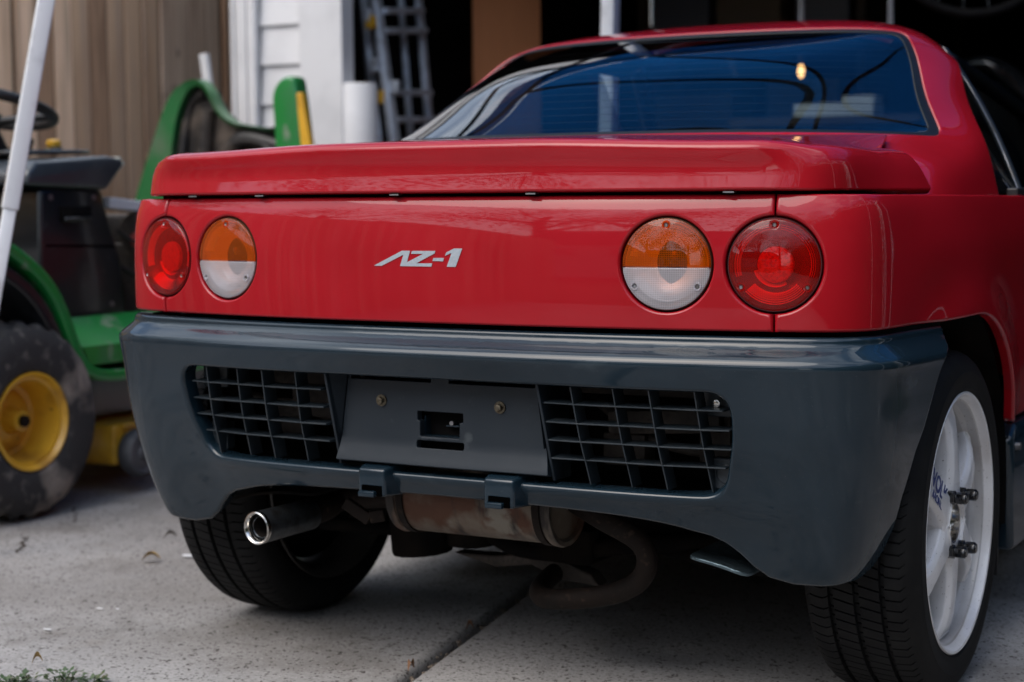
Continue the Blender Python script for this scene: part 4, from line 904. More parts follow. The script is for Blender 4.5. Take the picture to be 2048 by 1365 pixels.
# ================================================================= riding mower beside the car
mow = tag(empty('riding_mower', (-2.05, .85, 0)), 'green and yellow riding mower without its hood, parked left of the red car', 'riding mower')
mm_ = Matrix.Translation((2.05, -.85, 0))
def MBd(b, name, m, parent=mow, **k): return b.build(name, m, parent, mw=(mm_ if parent is mow else None), **k)
def mower_wheel(name, R_, W_2, rimr, c, side, tyre_m, lugs=26):
    w = empty(name, (0,0,0), parent=mow); w.matrix_local = mm_@Matrix.Translation(c)@(Matrix.Rotation(PI, 4, 'Z') if side < 0 else Matrix.Identity(4))
    pr = [(-.02*W_2/.2,rimr*.98),(-.002,rimr*1.04),(.006,rimr+(R_-rimr)*.35),(.004,rimr+(R_-rimr)*.65),(-.018,R_*.965),(-.045,R_*.992),(-W_2/2,R_),(-W_2+.045,R_*.992),(-W_2+.018,R_*.965),(-W_2-.004,rimr+(R_-rimr)*.65),(-W_2-.006,rimr+(R_-rimr)*.35),(-W_2,rimr)]
    xs = spline(pr, 34); V = []; F = []; n = lugs*4; P = len(xs)
    for k in range(n):
        for i, (x, r) in enumerate(xs):
            a = 2*PI*k/n; g = 0
            if r > R_*.955: row = int((x+W_2)/(W_2/5)); g = .012 if ((k+row*2)%4 < 2) else 0; g = g if abs((x+W_2)/(W_2/5)%1-.5) < .38 else .012
            V.append((x, (r-g)*math.cos(a), (r-g)*math.sin(a)))
    for k in range(n):
        j = (k+1)%n
        for i in range(P-1): F.append((k*P+i, k*P+i+1, j*P+i+1, j*P+i))
    b = MB().add(V, F); b.build('tyre', tyre_m, w, smooth=35)
    b = MB(); b.lathe([(-.012,rimr*1.0),(.002,rimr*1.03),(.003,rimr*.99),(-.010,rimr*.93),(-.012,rimr*.86),(-.05,rimr*.80),(-.085,rimr*.76),(-.090,rimr*.66),(-.075,rimr*.45),(-.072,rimr*.30),(-.055,rimr*.24),(-.035,rimr*.22),(-.033,0)], 48, 'x'); r_ = b.build('rim', yellow_m, w, smooth=40)
    b = MB(); b.tube([(-.04,0,0),(-.022,0,0)], rimr*.12, 12); b.build('axle_cap', rust2, r_, smooth=40)
    return w
mower_wheel('rear_wheel', .245, .20, .118, (-1.685, .855, .245), 1, oldrub)
mower_wheel('rear_wheel', .245, .20, .118, (-2.45, .855, .245), -1, oldrub)
mower_wheel('front_wheel', .19, .14, .09, (-1.74, 2.10, .19), 1, oldrub, 22)
mower_wheel('front_wheel', .19, .14, .09, (-2.38, 2.10, .19), -1, oldrub, 22)
def strip(path, x0, x1, t, n=60, nn=None):      # swept strip with thickness, path in (y, z)
    P = spline(path, n); T = np.gradient(P, axis=0); T /= np.linalg.norm(T, axis=1)[:,None]; N_ = np.stack([-T[:,1], T[:,0]], 1); V = []; F = []
    for p, q in zip(P, N_):
        for x, k in ((x0, 0),(x1, 0),(x1, -t),(x0, -t)): V.append((x, p[0]+q[0]*k, p[1]+q[1]*k))
    for i in range(len(P)-1):
        for j in range(4): a, c = i*4+j, i*4+(j+1)%4; F.append((a, c, c+4, a+4))
    F += [(0,1,2,3), tuple(range(len(P)*4-4, len(P)*4))[::-1]]
    return MB().add(V, F)
fp = [(.42,.56),(.50,.66),(.62,.715),(.78,.700),(.88,.648),(.96,.580),(1.015,.492),(1.050,.412),(1.090,.362),(1.15,.345),(1.30,.342),(1.60,.345),(1.78,.39)]
MBd(strip(fp, -1.700, -1.80, .030), 'fender', green_m, bevel=.006, smooth=50)
MBd(strip([(y, z+.004) for y, z in fp[8:]], -1.80, -2.35, .02), 'footrest', green_m, bevel=.004, smooth=50)
b = MB(); b.add([(-1.71,1.06,.41),(-1.71,1.62,.41),(-1.84,1.60,.475),(-1.84,1.05,.475)], [(0,1,2,3)]); b.add([(-1.705,1.085,.362),(-1.705,1.62,.362),(-1.71,1.62,.41),(-1.71,1.06,.41)], [(0,1,2,3)]); MBd(b, 'step_mat', green_m)
fi = [(.44,.52),(.52,.615),(.62,.66),(.77,.645),(.86,.60),(.93,.54),(.985,.455),(1.02,.37)]
MBd(strip(fi, -1.708, -1.86, .035), 'fender_liner', mblack_m, bevel=.004, smooth=50)
MBd(strip([(.30,.50),(.42,.62),(.62,.725),(.80,.712),(.93,.64),(1.0,.58)], -1.80, -2.32, .03), 'seat_deck', mblack_m, smooth=50)
b = MB(); b.box((-2.06,.62,.80), (.44,.42,.10)); b.box((-2.06,.42,.98), (.42,.09,.34)); MBd(b, 'seat', yellow_m, bevel=.03, seg=3, smooth=60)
# tall inner arch beside the fender
MBd(strip([(.90,.66),(.985,.60),(1.05,.52),(1.09,.44)], -1.80, -2.30, .05), 'inner_arch', mblack_m, smooth=50)
# dark side tower and dashboard
b = MB(); b.prism([(1.075,.47),(1.40,.46),(1.385,.62),(1.345,.72),(1.315,.815),(1.08,.815)], -1.86, -2.26, 'x'); tower = MBd(b, 'side_panel', mblack_m, bevel=.015, seg=3, smooth=50)
b = MB(); b.box((-1.858,1.207,.746), (.012,.115,.040)); b.build('handle_recess', void_m, tower, bevel=.004, smooth=50)
b = MB(); b.box((-1.850,1.207,.732), (.012,.10,.012)); b.build('grab_handle', mblack_m, tower, bevel=.004, smooth=50)
dp = [tuple(hit(*q, 'x', -1.86)[1:]) for q in ((42,372),(44,345),(62,322),(150,316),(205,312),(238,318),(236,334),(205,380))]
b = MB(); b.prism(dp, -1.84, -2.27, 'x'); dash = MBd(b, 'dashboard', mat('dash_grey_plastic', (.035,.043,.052), .32, 0, .5, .2, noise=[(40, (.10,.10,.10), .66, .78, 8)]), bevel=.012, seg=3, smooth=40)
b = MB(); nrm_ = np.array([0,-.19,1.]); 
b.prism([(.115*math.cos(t), .165*math.sin(t)) for t in np.linspace(0, 2*PI, 36, endpoint=False)], 0, .012, 'z'); dpn = b.build('control_panel', MAT['dash_grey_plastic'], dash, bevel=.004, smooth=50, mw=Matrix.Translation((-2.04, 1.26, .905))@Matrix.Rotation(.02, 4, 'X'))
b = MB(); b.tube([(0,0,.0),(0,0,.022)], .006, 10); b.tube([(0,0,.020),(0,0,.030),(0,0,.040),(0,0,.044)], [.016,.021,.019,.010], 14); kb = b.build('choke_knob', yellow_m, dash, smooth=50, mw=Matrix.Translation((-2.06, 1.345, .905)))
b = MB(); b.tube([(0,0,0),(0,.004,.035)], .012, 12); b.box((0,.004,.035), (.03,.012,.016)); b.build('ignition_key', black_m, dash, smooth=50, mw=Matrix.Translation((-2.05, 1.235, .905)))
b = MB(); b.box((-2.02,1.30,.920), (.035,.055,.002), Matrix.Rotation(.6,3,'Z')); b.build('dash_sticker', mat('pale_green_sticker', (.28,.34,.22), .5), dash)
b = MB(); b.bar((-1.848,dp[5][0],dp[5][1]-.01), (-1.848,dp[7][0],dp[7][1]+.02), .010, .012); b.bar((-1.86,dp[5][0]+.004,dp[5][1]), (-2.25,dp[5][0]+.004,dp[5][1]), .010, .010); b.build('dash_edge', mat('pale_edge', (.55,.58,.5), .5), dash, bevel=.002)
C_ = np.array([-2.06, 1.085, 1.028]); tilt = math.radians(-14)
def sw(r, t, dz=0): v = np.array([r*math.cos(t), r*math.sin(t)*math.cos(tilt)+dz*math.sin(-tilt), -r*math.sin(t)*math.sin(tilt)*-1+dz]); return C_+v
b = MB(); b.tube([sw(.185, t) for t in np.linspace(0, 2*PI, 48, endpoint=False)], .0145, 10, closed=True); stw = MBd(b, 'steering_wheel', black_m, smooth=60)
b = MB()
for t in (.6, 2.7, 4.71): b.tube(spline([sw(.182, t), sw(.10, t, -.02), sw(.0, t, -.045)], 8), .011, 8)
b.tube([C_+[0,.0,-.035], C_+[0,.09,-.18]], .03, 12); b.tube([C_+[0,0,-.02], C_+[0,.0,-.05]], .05, 16); b.build('steering_spokes', black_m, stw, smooth=50)
b = MB(); b.tube([(-1.93,.93,.80),(-1.90,.93,.865)], .026, 12); b.build('lever_knob', mat('orange_plastic', (.75,.16,.02), .4), stw, smooth=50)
for y_, z_ in ((1.12,.79),(1.28,.79),(1.13,.50),(1.34,.50)):
    b = MB(); b.tube([(-1.858,y_,z_),(-1.866,y_,z_)], .008, 8); b.build('panel_bolt', steel, tower, smooth=40)
b = MB(); b.bar((-1.862,1.10,.665), (-1.862,1.36,.655), .004, .006); b.build('panel_seam', void_m, tower)
for x_, y_ in ((-2.12,1.30),(-2.10,1.22),(-1.96,1.25)):
    b = MB(); b.tube([(x_,y_,.905),(x_,y_,.924)], .016, 14); b.build('dial', black_m, dash, smooth=40, bevel=.002)
b = MB(); b.tube(spline([(-1.87,1.38,.70),(-1.86,1.46,.66),(-1.88,1.60,.70),(-1.90,1.75,.74)], 16), .006, 6); b.build('throttle_cable', black_m, tower, smooth=60)
b = MB(); b.tube(spline([(-1.88,1.40,.60),(-1.865,1.52,.55),(-1.88,1.70,.60)], 14), .009, 6); b.build('fuel_hose', black_m, tower, smooth=60)
# engine bay without the hood
b = MB(); b.bar((-1.90,1.36,.775), (-1.92,2.0,.715), .05, .030); MBd(b, 'frame_rail', white_trim, bevel=.004)
eng = mat('engine_grime', (.09,.075,.062), .6, .3, noise=[(9, (.035,.03,.027), .45, .7), (40, (.16,.13,.10), .55, .75)])
b = MB(); b.box((-2.08,1.72,.55), (.34,.42,.22)); b.tube([(-1.89,1.47,.69),(-1.89,1.80,.685)], .058, 22); b.tube([(-2.1,1.62,.60),(-2.1,1.62,.74)], .13, 24); MBd(b, 'engine', eng, bevel=.008, smooth=50)
b = MB(); b.tube([(-1.86,1.455,.672),(-1.86,1.44,.672)], .02, 12); MBd(b, 'oil_cap', mat('faded_red_cap', (.35,.07,.06), .5), smooth=50)
b = MB(); b.box((-2.06,1.75,.38), (.46,1.25,.10)); b.box((-2.06,1.3,.30), (.30,1.7,.08)); MBd(b, 'chassis', black_m, bevel=.01)
# cutting deck with gauge wheel
b = MB(); b.prism([(-1.77,1.235),(-1.77,1.33),(-1.86,1.42),(-1.88,1.85),(-2.0,1.95),(-2.35,1.95),(-2.5,1.75),(-2.5,1.35),(-2.35,1.2)], .075, .185, 'z'); dk = MBd(b, 'cutting_deck', yellow_m, bevel=.012, seg=3, smooth=50)
b = MB(); b.bar((-1.775,1.26,.180), (-1.80,1.60,.168), .03, .012); b.build('deck_bracket', yellow_m, dk, mw=None, bevel=.002)
b = MB(); b.box((-1.96,1.50,.262), (.20,.50,.13)); b.build('belt_cover', mat('grey_cover', (.24,.26,.29), .5), dk, bevel=.02, smooth=50)
for gx, gy in ((-1.735, 1.29), (-2.52, 1.29)):
    b = MB(); b.lathe([(.024,.0),(.026,.018),(.018,.022),(.016,.044),(.024,.050),(.022,.058),(.012,.0635),(-.012,.0635),(-.022,.058),(-.024,.045),(-.018,.02),(-.018,0)], 32, 'x'); gw = b.build('gauge_wheel', MAT.get('grey_gauge_rubber') or mat('grey_gauge_rubber', (.07,.072,.078), .6, noise=(12,(.13,.13,.13),.5,.7)), mow, smooth=40, mw=mm_@Matrix.Translation((gx, gy, .108)))
    b = MB(); b.tube([(.02,0,0),(.030,0,0)], .009, 8); b.build('gauge_bolt', steel, gw, smooth=40)

# the mower hood standing behind it
Yh = 2.35
hood = tag(empty('mower_hood', (-2.3, Yh, 0)), 'removed green mower hood standing on end with its dusty black inside showing, behind the mower', 'mower hood')
hm = Matrix.Translation((2.3, -Yh, 0))
def hp(px, py, y=Yh): p = hit(px, py, 'y', y); return (p[0], p[2])
outer = spline([hp(*q) for q in [(235,520),(270,400),(300,300),(325,225),(345,185),(372,163),(395,160),(415,180),(430,212),(455,240),(500,252),(552,252),(560,244)]], 70)
inner = spline([hp(*q) for q in [(296,520),(324,400),(338,300),(348,235),(362,196),(376,176),(394,172),(410,190),(426,222),(452,248),(500,259),(552,259),(560,251)]], 70)
def ribbon(o_, i_, y0, y1):
    V = []; F = []; n = len(o_)
    for a, c in zip(o_, i_): V += [(a[0], y0, a[1]), (c[0], y0+.012, c[1]), (c[0], y1, c[1]), (a[0], y1, a[1])]
    for k in range(n-1):
        for j in range(4): a, c = k*4+j, k*4+(j+1)%4; F.append((a, c, c+4, a+4))
    return MB().add(V, F)
ribbon(outer, inner, Yh, Yh+.05).build('hood_shell', dgreen_m, hood, smooth=45, mw=hm)
x0, z0 = hp(240, 560); x1, _ = hp(625, 560)
pan = [tuple((inner[k]+outer[k])/2) for k in range(0, 70, 3)]+[(hp(562,700)[0], .02), (hp(200,700)[0], .02)]
b = MB(); b.prism(pan, Yh+.045, Yh+.075, 'y'); b.build('hood_lining', hoodin_m, hood, mw=hm)
b = MB(); b.tube(spline([(hp(350,400)[0],Yh+.03,.60),(hp(352,300)[0],Yh+.04,hp(0,300)[1]),(hp(372,215)[0],Yh+.05,hp(0,215)[1]),(hp(396,200)[0],Yh+.04,hp(0,205)[1])], 14), .018, 10)
b.tube(spline([(hp(400,400)[0],Yh+.03,.62),(hp(398,300)[0],Yh+.03,hp(0,300)[1]),(hp(405,235)[0],Yh+.03,hp(0,235)[1])], 12), .028, 12)
b.build('hood_rib', hoodin_m, hood, smooth=60, mw=hm)
b = MB(); P = spline([hp(440,300),hp(470,268),hp(520,272),hp(560,285)], 20); b.tube([(p[0], Yh+.035, p[1]-.02) for p in P], .030, 12); 
P = spline([hp(430,330),hp(455,292),hp(490,282),hp(525,292),hp(545,320)], 20); b.tube([(p[0], Yh+.02, p[1]) for p in P], .016, 10); b.build('hood_duct', hoodin_m, hood, smooth=60, mw=hm)
b = MB(); b.prism([(hp(452,330)[0],.85),(hp(470,300)[0],hp(0,304)[1]),(hp(505,292)[0],hp(0,296)[1]),(hp(535,310)[0],hp(0,306)[1]),(hp(540,330)[0],.85)], Yh+.030, Yh+.044, 'y'); b.build('hood_opening', void_m, hood, mw=hm)
ear = roundpoly([hp(562,700),hp(560,290),hp(553,185),hp(572,155),hp(598,152),hp(606,200),hp(618,300),hp(640,700)], [0,.02,.03,.03,.02,.02,.02,0], 6)
b = MB(); b.prism([tuple(p) for p in ear], Yh-.03, Yh+.04, 'y'); b.build('hood_side', green_m, hood, mw=hm, bevel=.012, seg=3, smooth=50)
b = MB(); q = [hp(596,186,Yh-.034),hp(606,186,Yh-.034),hp(626,300,Yh-.034),hp(640,420,Yh-.034),hp(618,420,Yh-.034),hp(606,300,Yh-.034)]; b.prism(q, Yh-.045, Yh-.020, 'y'); b.build('hood_stripe', yellow_m, hood, mw=hm, bevel=.003)

# pop-up canopy over the car: blue cloth on a white frame
a_, c_ = at(92, 0, 3.75), at(20, 415, 3.75); d_ = (a_-c_)/np.linalg.norm(a_-c_)
foot = c_-d_*(c_[2]/d_[2]); top = a_+d_*((2.02-a_[2])/d_[2])
CX0, CX1, CY0, CY1, CZ = top[0], 2.25, top[1], 2.50, 2.02
can = tag(empty('canopy', ((CX0+CX1)/2, (CY0+CY1)/2, 0)), 'blue pop-up canopy over the car, its white leg leaning at the left edge', 'canopy')
cnm = Matrix.Translation(-Vector(can.location))
b = MB(); b.bar(c_-d_*.005, top, .036, .036, up=(.5,.6,0)); b.build('leg', pole_m, can, mw=cnm, bevel=.004, seg=3, smooth=50)
b = MB(); b.bar(foot, c_+d_*.02, .028, .028, up=(.5,.6,0)); lt_ = b.build('leg_extension', pole_m, can, mw=cnm, bevel=.003, seg=3, smooth=50)
a2 = hit(1221, 0, 'y', CY1); c2 = hit(1217, 250, 'y', CY1); d2 = (a2-c2)/np.linalg.norm(a2-c2); f2 = c2-d2*(c2[2]/d2[2]); t2 = a2+d2*((CZ-a2[2])/d2[2])
b = MB(); b.bar(f2, t2, .044, .044, up=(0,1,0)); b.build('leg', pole_m, can, mw=cnm, bevel=.004, seg=3, smooth=50)
for x, y_ in ((CX1, CY0), (CX1, CY1)):
    b = MB(); b.bar((x+.14, y_-.10 if y_ == CY0 else y_, 0), (x, y_, CZ), .036, .036, up=(.5,.6,0)); b.build('leg', pole_m, can, mw=cnm, bevel=.004)
for p in (foot, f2, (CX1+.14,CY0-.1,0), (CX1+.14,CY1,0)):
    b = MB(); b.box(np.array(p)+[0,0,.004], (.09,.09,.008)); b.build('foot_plate', pole_m, can, mw=cnm, bevel=.002)
co = [np.array(v) for v in ((CX0,CY0,CZ),(CX1,CY0,CZ),(CX1,CY1,CZ),(t2[0],CY1,CZ))]; pk = np.array([(CX0+CX1)/2, (CY0+CY1)/2, CZ+.62])
tr_m = mat('truss_silhouette', (.05,.05,.055), .45, .3)  # white truss bars coloured dark to read as silhouettes under the cloth
for k in range(4):
    a, c = co[k], co[(k+1)%4]; m_ = (a+c)/2; dz = np.array([0,0,.34])
    for p, q in ((a, m_-dz),(a-dz, m_),(m_, c-dz),(m_-dz, c)): b = MB(); b.bar(p-[0,0,.02], q-[0,0,.02], .028, .02); b.build('truss_bar', tr_m, can, mw=cnm)
    b = MB(); b.bar(m_-[0,0,.03], pk-[0,0,.06], .035, .02); b.build('truss_bar', tr_m, can, mw=cnm)
    b = MB(); b.bar(a-[0,0,.03], pk-[0,0,.06], .03, .02); b.build('truss_bar', tr_m, can, mw=cnm)
cl = bpy.data.materials.new('canopy_cloth'); cl.use_nodes = True; t = cl.node_tree; t.nodes.clear(); N = t.nodes.new
o_ = N('ShaderNodeOutputMaterial'); d1 = N('ShaderNodeBsdfDiffuse'); d2_ = N('ShaderNodeBsdfTranslucent'); mxs = N('ShaderNodeMixShader'); mxs.inputs[0].default_value = .55
nn = N('ShaderNodeTexNoise'); nn.inputs['Scale'].default_value = 2.5; rr_ = N('ShaderNodeMixRGB'); rr_.inputs[1].default_value = (.010,.10,.32,1); rr_.inputs[2].default_value = (.018,.16,.45,1)
t.links.new(N('ShaderNodeTexCoord').outputs['Object'], nn.inputs['Vector']); t.links.new(nn.outputs[0], rr_.inputs[0])
t.links.new(rr_.outputs[0], d1.inputs[0]); t.links.new(rr_.outputs[0], d2_.inputs[0]); t.links.new(d1.outputs[0], mxs.inputs[1]); t.links.new(d2_.outputs[0], mxs.inputs[2]); t.links.new(mxs.outputs[0], o_.inputs[0])
V = []; F = []; n = 14
for k in range(4):
    a, c = co[k], co[(k+1)%4]; b0 = len(V)
    for i in range(n+1):
        for j in range(n+1):
            u_, v_ = i/n, j/n; e_ = a+(c-a)*u_; p = e_+(pk-e_)*v_; sag = .07*math.sin(PI*u_)*math.sin(PI*v_)*(1-v_*.5); V.append(p-[0,0,sag]+[0,0,.004])
    F += [(b0+i*(n+1)+j, b0+(i+1)*(n+1)+j, b0+(i+1)*(n+1)+j+1, b0+i*(n+1)+j+1) for i in range(n) for j in range(n)]
    b1 = len(V)
    for i in range(n+1):
        e_ = a+(c-a)*i/n; o2 = (e_-[pk[0],pk[1],e_[2]]); o2 = o2/np.linalg.norm(o2)*.012; V += [e_+o2+[0,0,.004], e_+o2*1.5-[0,0,.17+.012*math.sin(i*2.1)]]
    F += [(b1+2*i, b1+2*i+1, b1+2*i+3, b1+2*i+2) for i in range(n)]
mesh('canopy_cloth', V, F, cl, can, smooth=False, mw=cnm)

# ---- fence: every board its own part
fx = -3.2
fen = tag(empty('wooden_fence', (fx, 2, -.05)), 'tall weathered brown cedar fence of upright boards behind the mower', 'fence')
y = -9.0; bm_cache = []
for k in range(5):
    w = .088; b = MB(); h = 1.95+random.uniform(-.008, .008); b.box((0,0,h/2), (.017, w, h)); o = b.build('board', fence_m, fen, bevel=.003, seg=1); bm_cache.append(o.data); bpy.data.objects.remove(o)
k = 0
mats_f = [fence_m]
for j, (c1, c2) in enumerate((((.50,.30,.18),(.28,.155,.09)), ((.82,.56,.38),(.55,.35,.21)), ((.62,.45,.33),(.40,.27,.19)))):
    mf = mat('cedar_board_tone', c1, .8, noise=[(5, c2, .42, .66, 6, (1,1,.18)), (26, tuple(v*.55 for v in c1), .5, .70, 6, (1,1,.05)), (60, tuple(v*1.2 for v in c1), .5, .75, 6, (1,1,.04)), (3.2, (.05,.03,.02), .64, .70, 4, (1,1,.6))], bump=(30, .4, .004, (1,1,.08))); mats_f.append(mf)
variants = []
for me in bm_cache:
    for mf in mats_f:
        m2 = me.copy(); m2.materials.clear(); m2.materials.append(mf); 
        # own grain for every variant: shift the mesh, compensated on the object
        variants.append(m2)
offs = [Vector((0, random.uniform(-8, 8), 0)) for _ in variants]
for m2, of in zip(variants, offs):
    m2.transform(Matrix.Translation(of))
while y < 8.0:
    i = random.randrange(len(variants)); o = bpy.data.objects.new('board', variants[i]); COL.objects.link(o); o.parent = fen
    o.location = (random.uniform(-.010, .010)-offs[i].x, y-2-offs[i].y, random.uniform(-.01, .01)); y += .0970+random.uniform(-.002, .003); k += 1
b = MB(); b.box((-.032, -.5, 1.0), (.008, 17, 1.94)); b.build('gap_shade_panel', mat('fence_gap_shade', (.035,.022,.015), .95, spec=.05), fen)  # dark panel added behind the boards so the gaps read as shade
for z in (.35, 1.0, 1.7):
    b = MB(); b.box((-.060, -.5, z), (.038, 17, .085)); b.build('rail', fence_m, fen, bevel=.003)

# ---- garage building
gar = tag(empty('garage', (-1.5, 2.9, 0)), 'white boarded garage with dark open doorway in front of the red car', 'garage')
gm = Matrix.Translation((1.5, -2.9, 0)); Y0 = 2.9
def G(b, n, m, **k): return b.build(n, m, gar, mw=gm, **k)
z = -.02; sm = None
while z < 2.1:
    for xa, xb in ((-2.53, -2.337),):
        V = [(xa,Y0+.006,z),(xb,Y0+.006,z),(xb,Y0+.020,z+.150),(xa,Y0+.020,z+.150),(xa,Y0+.03,z),(xb,Y0+.03,z),(xb,Y0+.03,z+.150),(xa,Y0+.03,z+.150)]
        b = MB().add(V, [(0,1,2,3),(5,4,7,6),(0,4,5,1),(3,2,6,7),(0,3,7,4),(1,5,6,2)]); G(b, 'siding_board', white_trim)
    z += .143
b = MB(); b.box((-2.245,Y0-.004,1.05), (.185,.03,2.2)); G(b, 'door_trim', white_trim, bevel=.003)
b = MB(); b.box((-2.165,Y0+.035,1.05), (.02,.05,2.2)); G(b, 'door_jamb', white_trim, bevel=.002)
for x, w in ((-2.640,.018),(-2.615,.018),(-2.585,.030),(-2.548,.034)):
    b = MB(); b.box((x,Y0-.002-(.010 if w > .02 else 0),1.05), (w,.03,2.2)); G(b, 'corner_trim', white_trim, bevel=.003)
b = MB(); b.box((-2.60,Y0+.05,1.05), (.12,.06,2.2)); G(b, 'corner_post', white_trim)
b = MB(); b.box((.8,Y0-.03,2.20), (6.95,.05,.20)); G(b, 'fascia_board', white_trim, bevel=.003)
b = MB(); b.box((3.65,Y0+.02,1.05), (1.2,.06,2.2)); G(b, 'front_wall', white_trim)
b = MB()
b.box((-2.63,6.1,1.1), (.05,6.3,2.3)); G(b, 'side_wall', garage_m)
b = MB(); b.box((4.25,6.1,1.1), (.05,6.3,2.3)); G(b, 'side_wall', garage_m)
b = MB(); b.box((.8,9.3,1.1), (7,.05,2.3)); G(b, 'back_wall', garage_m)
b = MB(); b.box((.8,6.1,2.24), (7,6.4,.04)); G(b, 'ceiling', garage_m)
b = MB(); b.prism([(2.82,2.27),(9.6,2.27),(9.6,2.40),(2.82,2.32)], -2.75, 4.4, 'x'); G(b, 'roof', mat('roof_shingle', (.08,.075,.07), .9, bump=(40,.5,.02)))
b = MB(); b.box((.8,6.15,.0025), (6.8,6.2,.005)); G(b, 'floor', mat('garage_floor', (.05,.045,.04), .85, noise=(4,(.03,.027,.024),.4,.7)))
for x in np.arange(-2.2, 4, .61):
    b = MB(); b.box((x,9.24,1.1), (.04,.09,2.2)); G(b, 'stud', mat('stud_wood', (.05,.035,.022), .8) if 'stud_wood' not in MAT else MAT['stud_wood'])

# ---- things in the garage doorway
# ladder
ld = tag(empty('folding_ladder', tuple(at(790, 280, 6.4)*[1,1,0])), 'silver folding ladder leaning just inside the dark garage doorway', 'ladder')
lm = Matrix.Translation(-Vector(ld.location))
def rail(p, q, D0, D1, w=.028, nm='rail'):
    a = at(p[0], p[1], D0); c = at(q[0], q[1], D1); d = (a-c)/np.linalg.norm(a-c); lo = c-d*(c[2]-.01)/d[2]; b = MB(); b.bar(lo, a+d*.25, w, w*1.6); return b.build(nm, alu, ld, mw=lm, bevel=.003, seg=1)
rail((731,55), (755,285), 6.5, 6.4); rail((750,-10), (789,285), 6.45, 6.35); rail((836,-10), (862,285), 6.75, 6.7, .022); rail((806,60), (822,285), 6.7, 6.65, .018)
for (xa, ya), (xb, yb), D in (((765,62),(846,62),6.55),((765,22),(840,22),6.55),((782,186),(856,186),6.5),((786,240),(860,240),6.5)):
    b = MB(); b.bar(at(xa,ya,D-.1), at(xb,yb,D+.15), .05, .022); b.build('rung', alu, ld, mw=lm, bevel=.003, seg=1)
for (x, y_) in ((741,45),(749,130),(763,195),(790,175),(735,30)):
    b = MB(); b.box(at(x,y_,6.38), (.035,.03,.05)); b.build('hinge_lock', yellow_m if y_ in (45,195) else alu, ld, mw=lm, bevel=.005)
# white barrel behind the trim
p = at(716, 168, 6.15); b = MB(); R_ = .070
b.lathe([(0,0),(0,R_*.9),(.01,R_),(p[2]-.01,R_),(p[2],R_*.94),(p[2],0)], 36, 'z'); tag(b.build('paper_roll', white_trim, None, smooth=40, mw=Matrix.Translation((p[0],p[1],0))), 'upright white roll standing beside the white door trim, left of the ladder', 'roll')
# plywood board
p0, p1 = at(946, 100, 6.9), at(1080, 100, 7.0)
b = MB(); b.bar((p0[0],p0[1],1.1), (p1[0],p1[1],1.1), .02, 2.18); o = b.build('plywood_sheet', wood_m, None, bevel=.003); tag(o, 'orange-brown plywood sheet standing upright in the garage behind the red roof', 'plywood')
# posts and rods
def rod(px, D, r, label, m, px2=None, zt=2.225, square=False):
    a = at(px, 0, D); c = at(px2 or px, 250, D); d = (a-c)/np.linalg.norm(a-c); lo = at(px, 54, D); hi = np.array([lo[0], lo[1], zt]); b = MB()
    if square: b.bar(lo, hi, r*2, r*2)
    else: b.tube([lo, hi], r, 14)
    o = b.build('pole', m, None, smooth=50, bevel=.003 if square else 0); tag(o, label, 'pole', 'thin rods hanging from the garage ceiling'); return o
rod(1303, 6.4, .008, 'thin steel rod hanging just right of the thick white canopy leg, above the red roof', chrome, 1300)
rod(1603, 6.3, .009, 'thin white rod hanging above the middle of the red roof', pole_m, 1600)
rod(1781, 6.3, .010, 'thin white rod hanging above the right end of the red roof', pole_m, 1781)
# black car further in
bc = tag(empty('parked_car', (.55, 5.2, 0)), 'glossy black car deep in the garage at the right edge', 'car'); bcm = Matrix.Translation((-.55,-5.2,0))
def S_bc(U):
    x, t = U[:,0], U[:,1]; prof = np.array([(4.15,.35),(4.10,.80),(4.35,.98),(4.62,1.22),(4.95,1.315),(5.5,1.33),(6.2,1.28),(6.8,1.0),(7.3,.85)])
    c = CS(np.linspace(0,1,9), prof)(t); u = (x-.55)/.85; q = np.abs(u)**3.2; return np.c_[.55+u*.85*(1-.16*sstep(.8,1.3,c[:,1])), c[:,0]+.35*q*sstep(5.2,4.2,c[:,0]), .3+(c[:,1]-.3)*(1-.16*q)]
patch('body', S_bc, [(-.3,.02),(1.4,.02),(1.4,.98),(-.3,.98)], [roundpoly([(-.05,.27),(1.15,.27),(1.05,.40),(.05,.40)], .03, 5)], blackcar_m, bc, r=.01, thick=.04, step=.06, bstep=.05, mw=bcm)
b = MB(); b.box((.55,5.7,.55), (1.66,2.9,.62)); b.build('lower_body', blackcar_m, bc, mw=bcm, bevel=.08, seg=4, smooth=60)
patch('rear_window', off(S_bc, .03), [(-.05,.26),(1.15,.26),(1.05,.41),(.05,.41)], (), side_glass, bc, r=0, thick=0, step=.08, mw=bcm)
P = [at(x_, y_, D_) for x_, y_, D_ in ((1896,172,6.25),(1925,140,6.2),(1960,128,6.15),(2000,136,6.1),(2040,165,6.0),(2090,215,5.9),(2150,290,5.8))]
b = MB(); b.tube(spline(P, 30), .030, 14); b.build('roof_rail', mat('polished_black', (.01,.012,.014), .12, 0, 1, .03), bc, smooth=60, mw=bcm)
P3 = [np.array(p)+[0,.02,-.062] for p in P]; b = MB(); b.tube(spline(P3, 30), .014, 10); b.build('window_trim', MAT['polished_black'], bc, smooth=60, mw=bcm)
V = []; 
for p in spline(P3, 16): V += [p, (p[0], p[1]+.05, .75)]
b = MB(); b.add(V, [(2*i, 2*i+1, 2*i+3, 2*i+2) for i in range(15)]); b.build('side_window', mat('dim_window', (.025,.028,.03), .25), bc, mw=bcm)
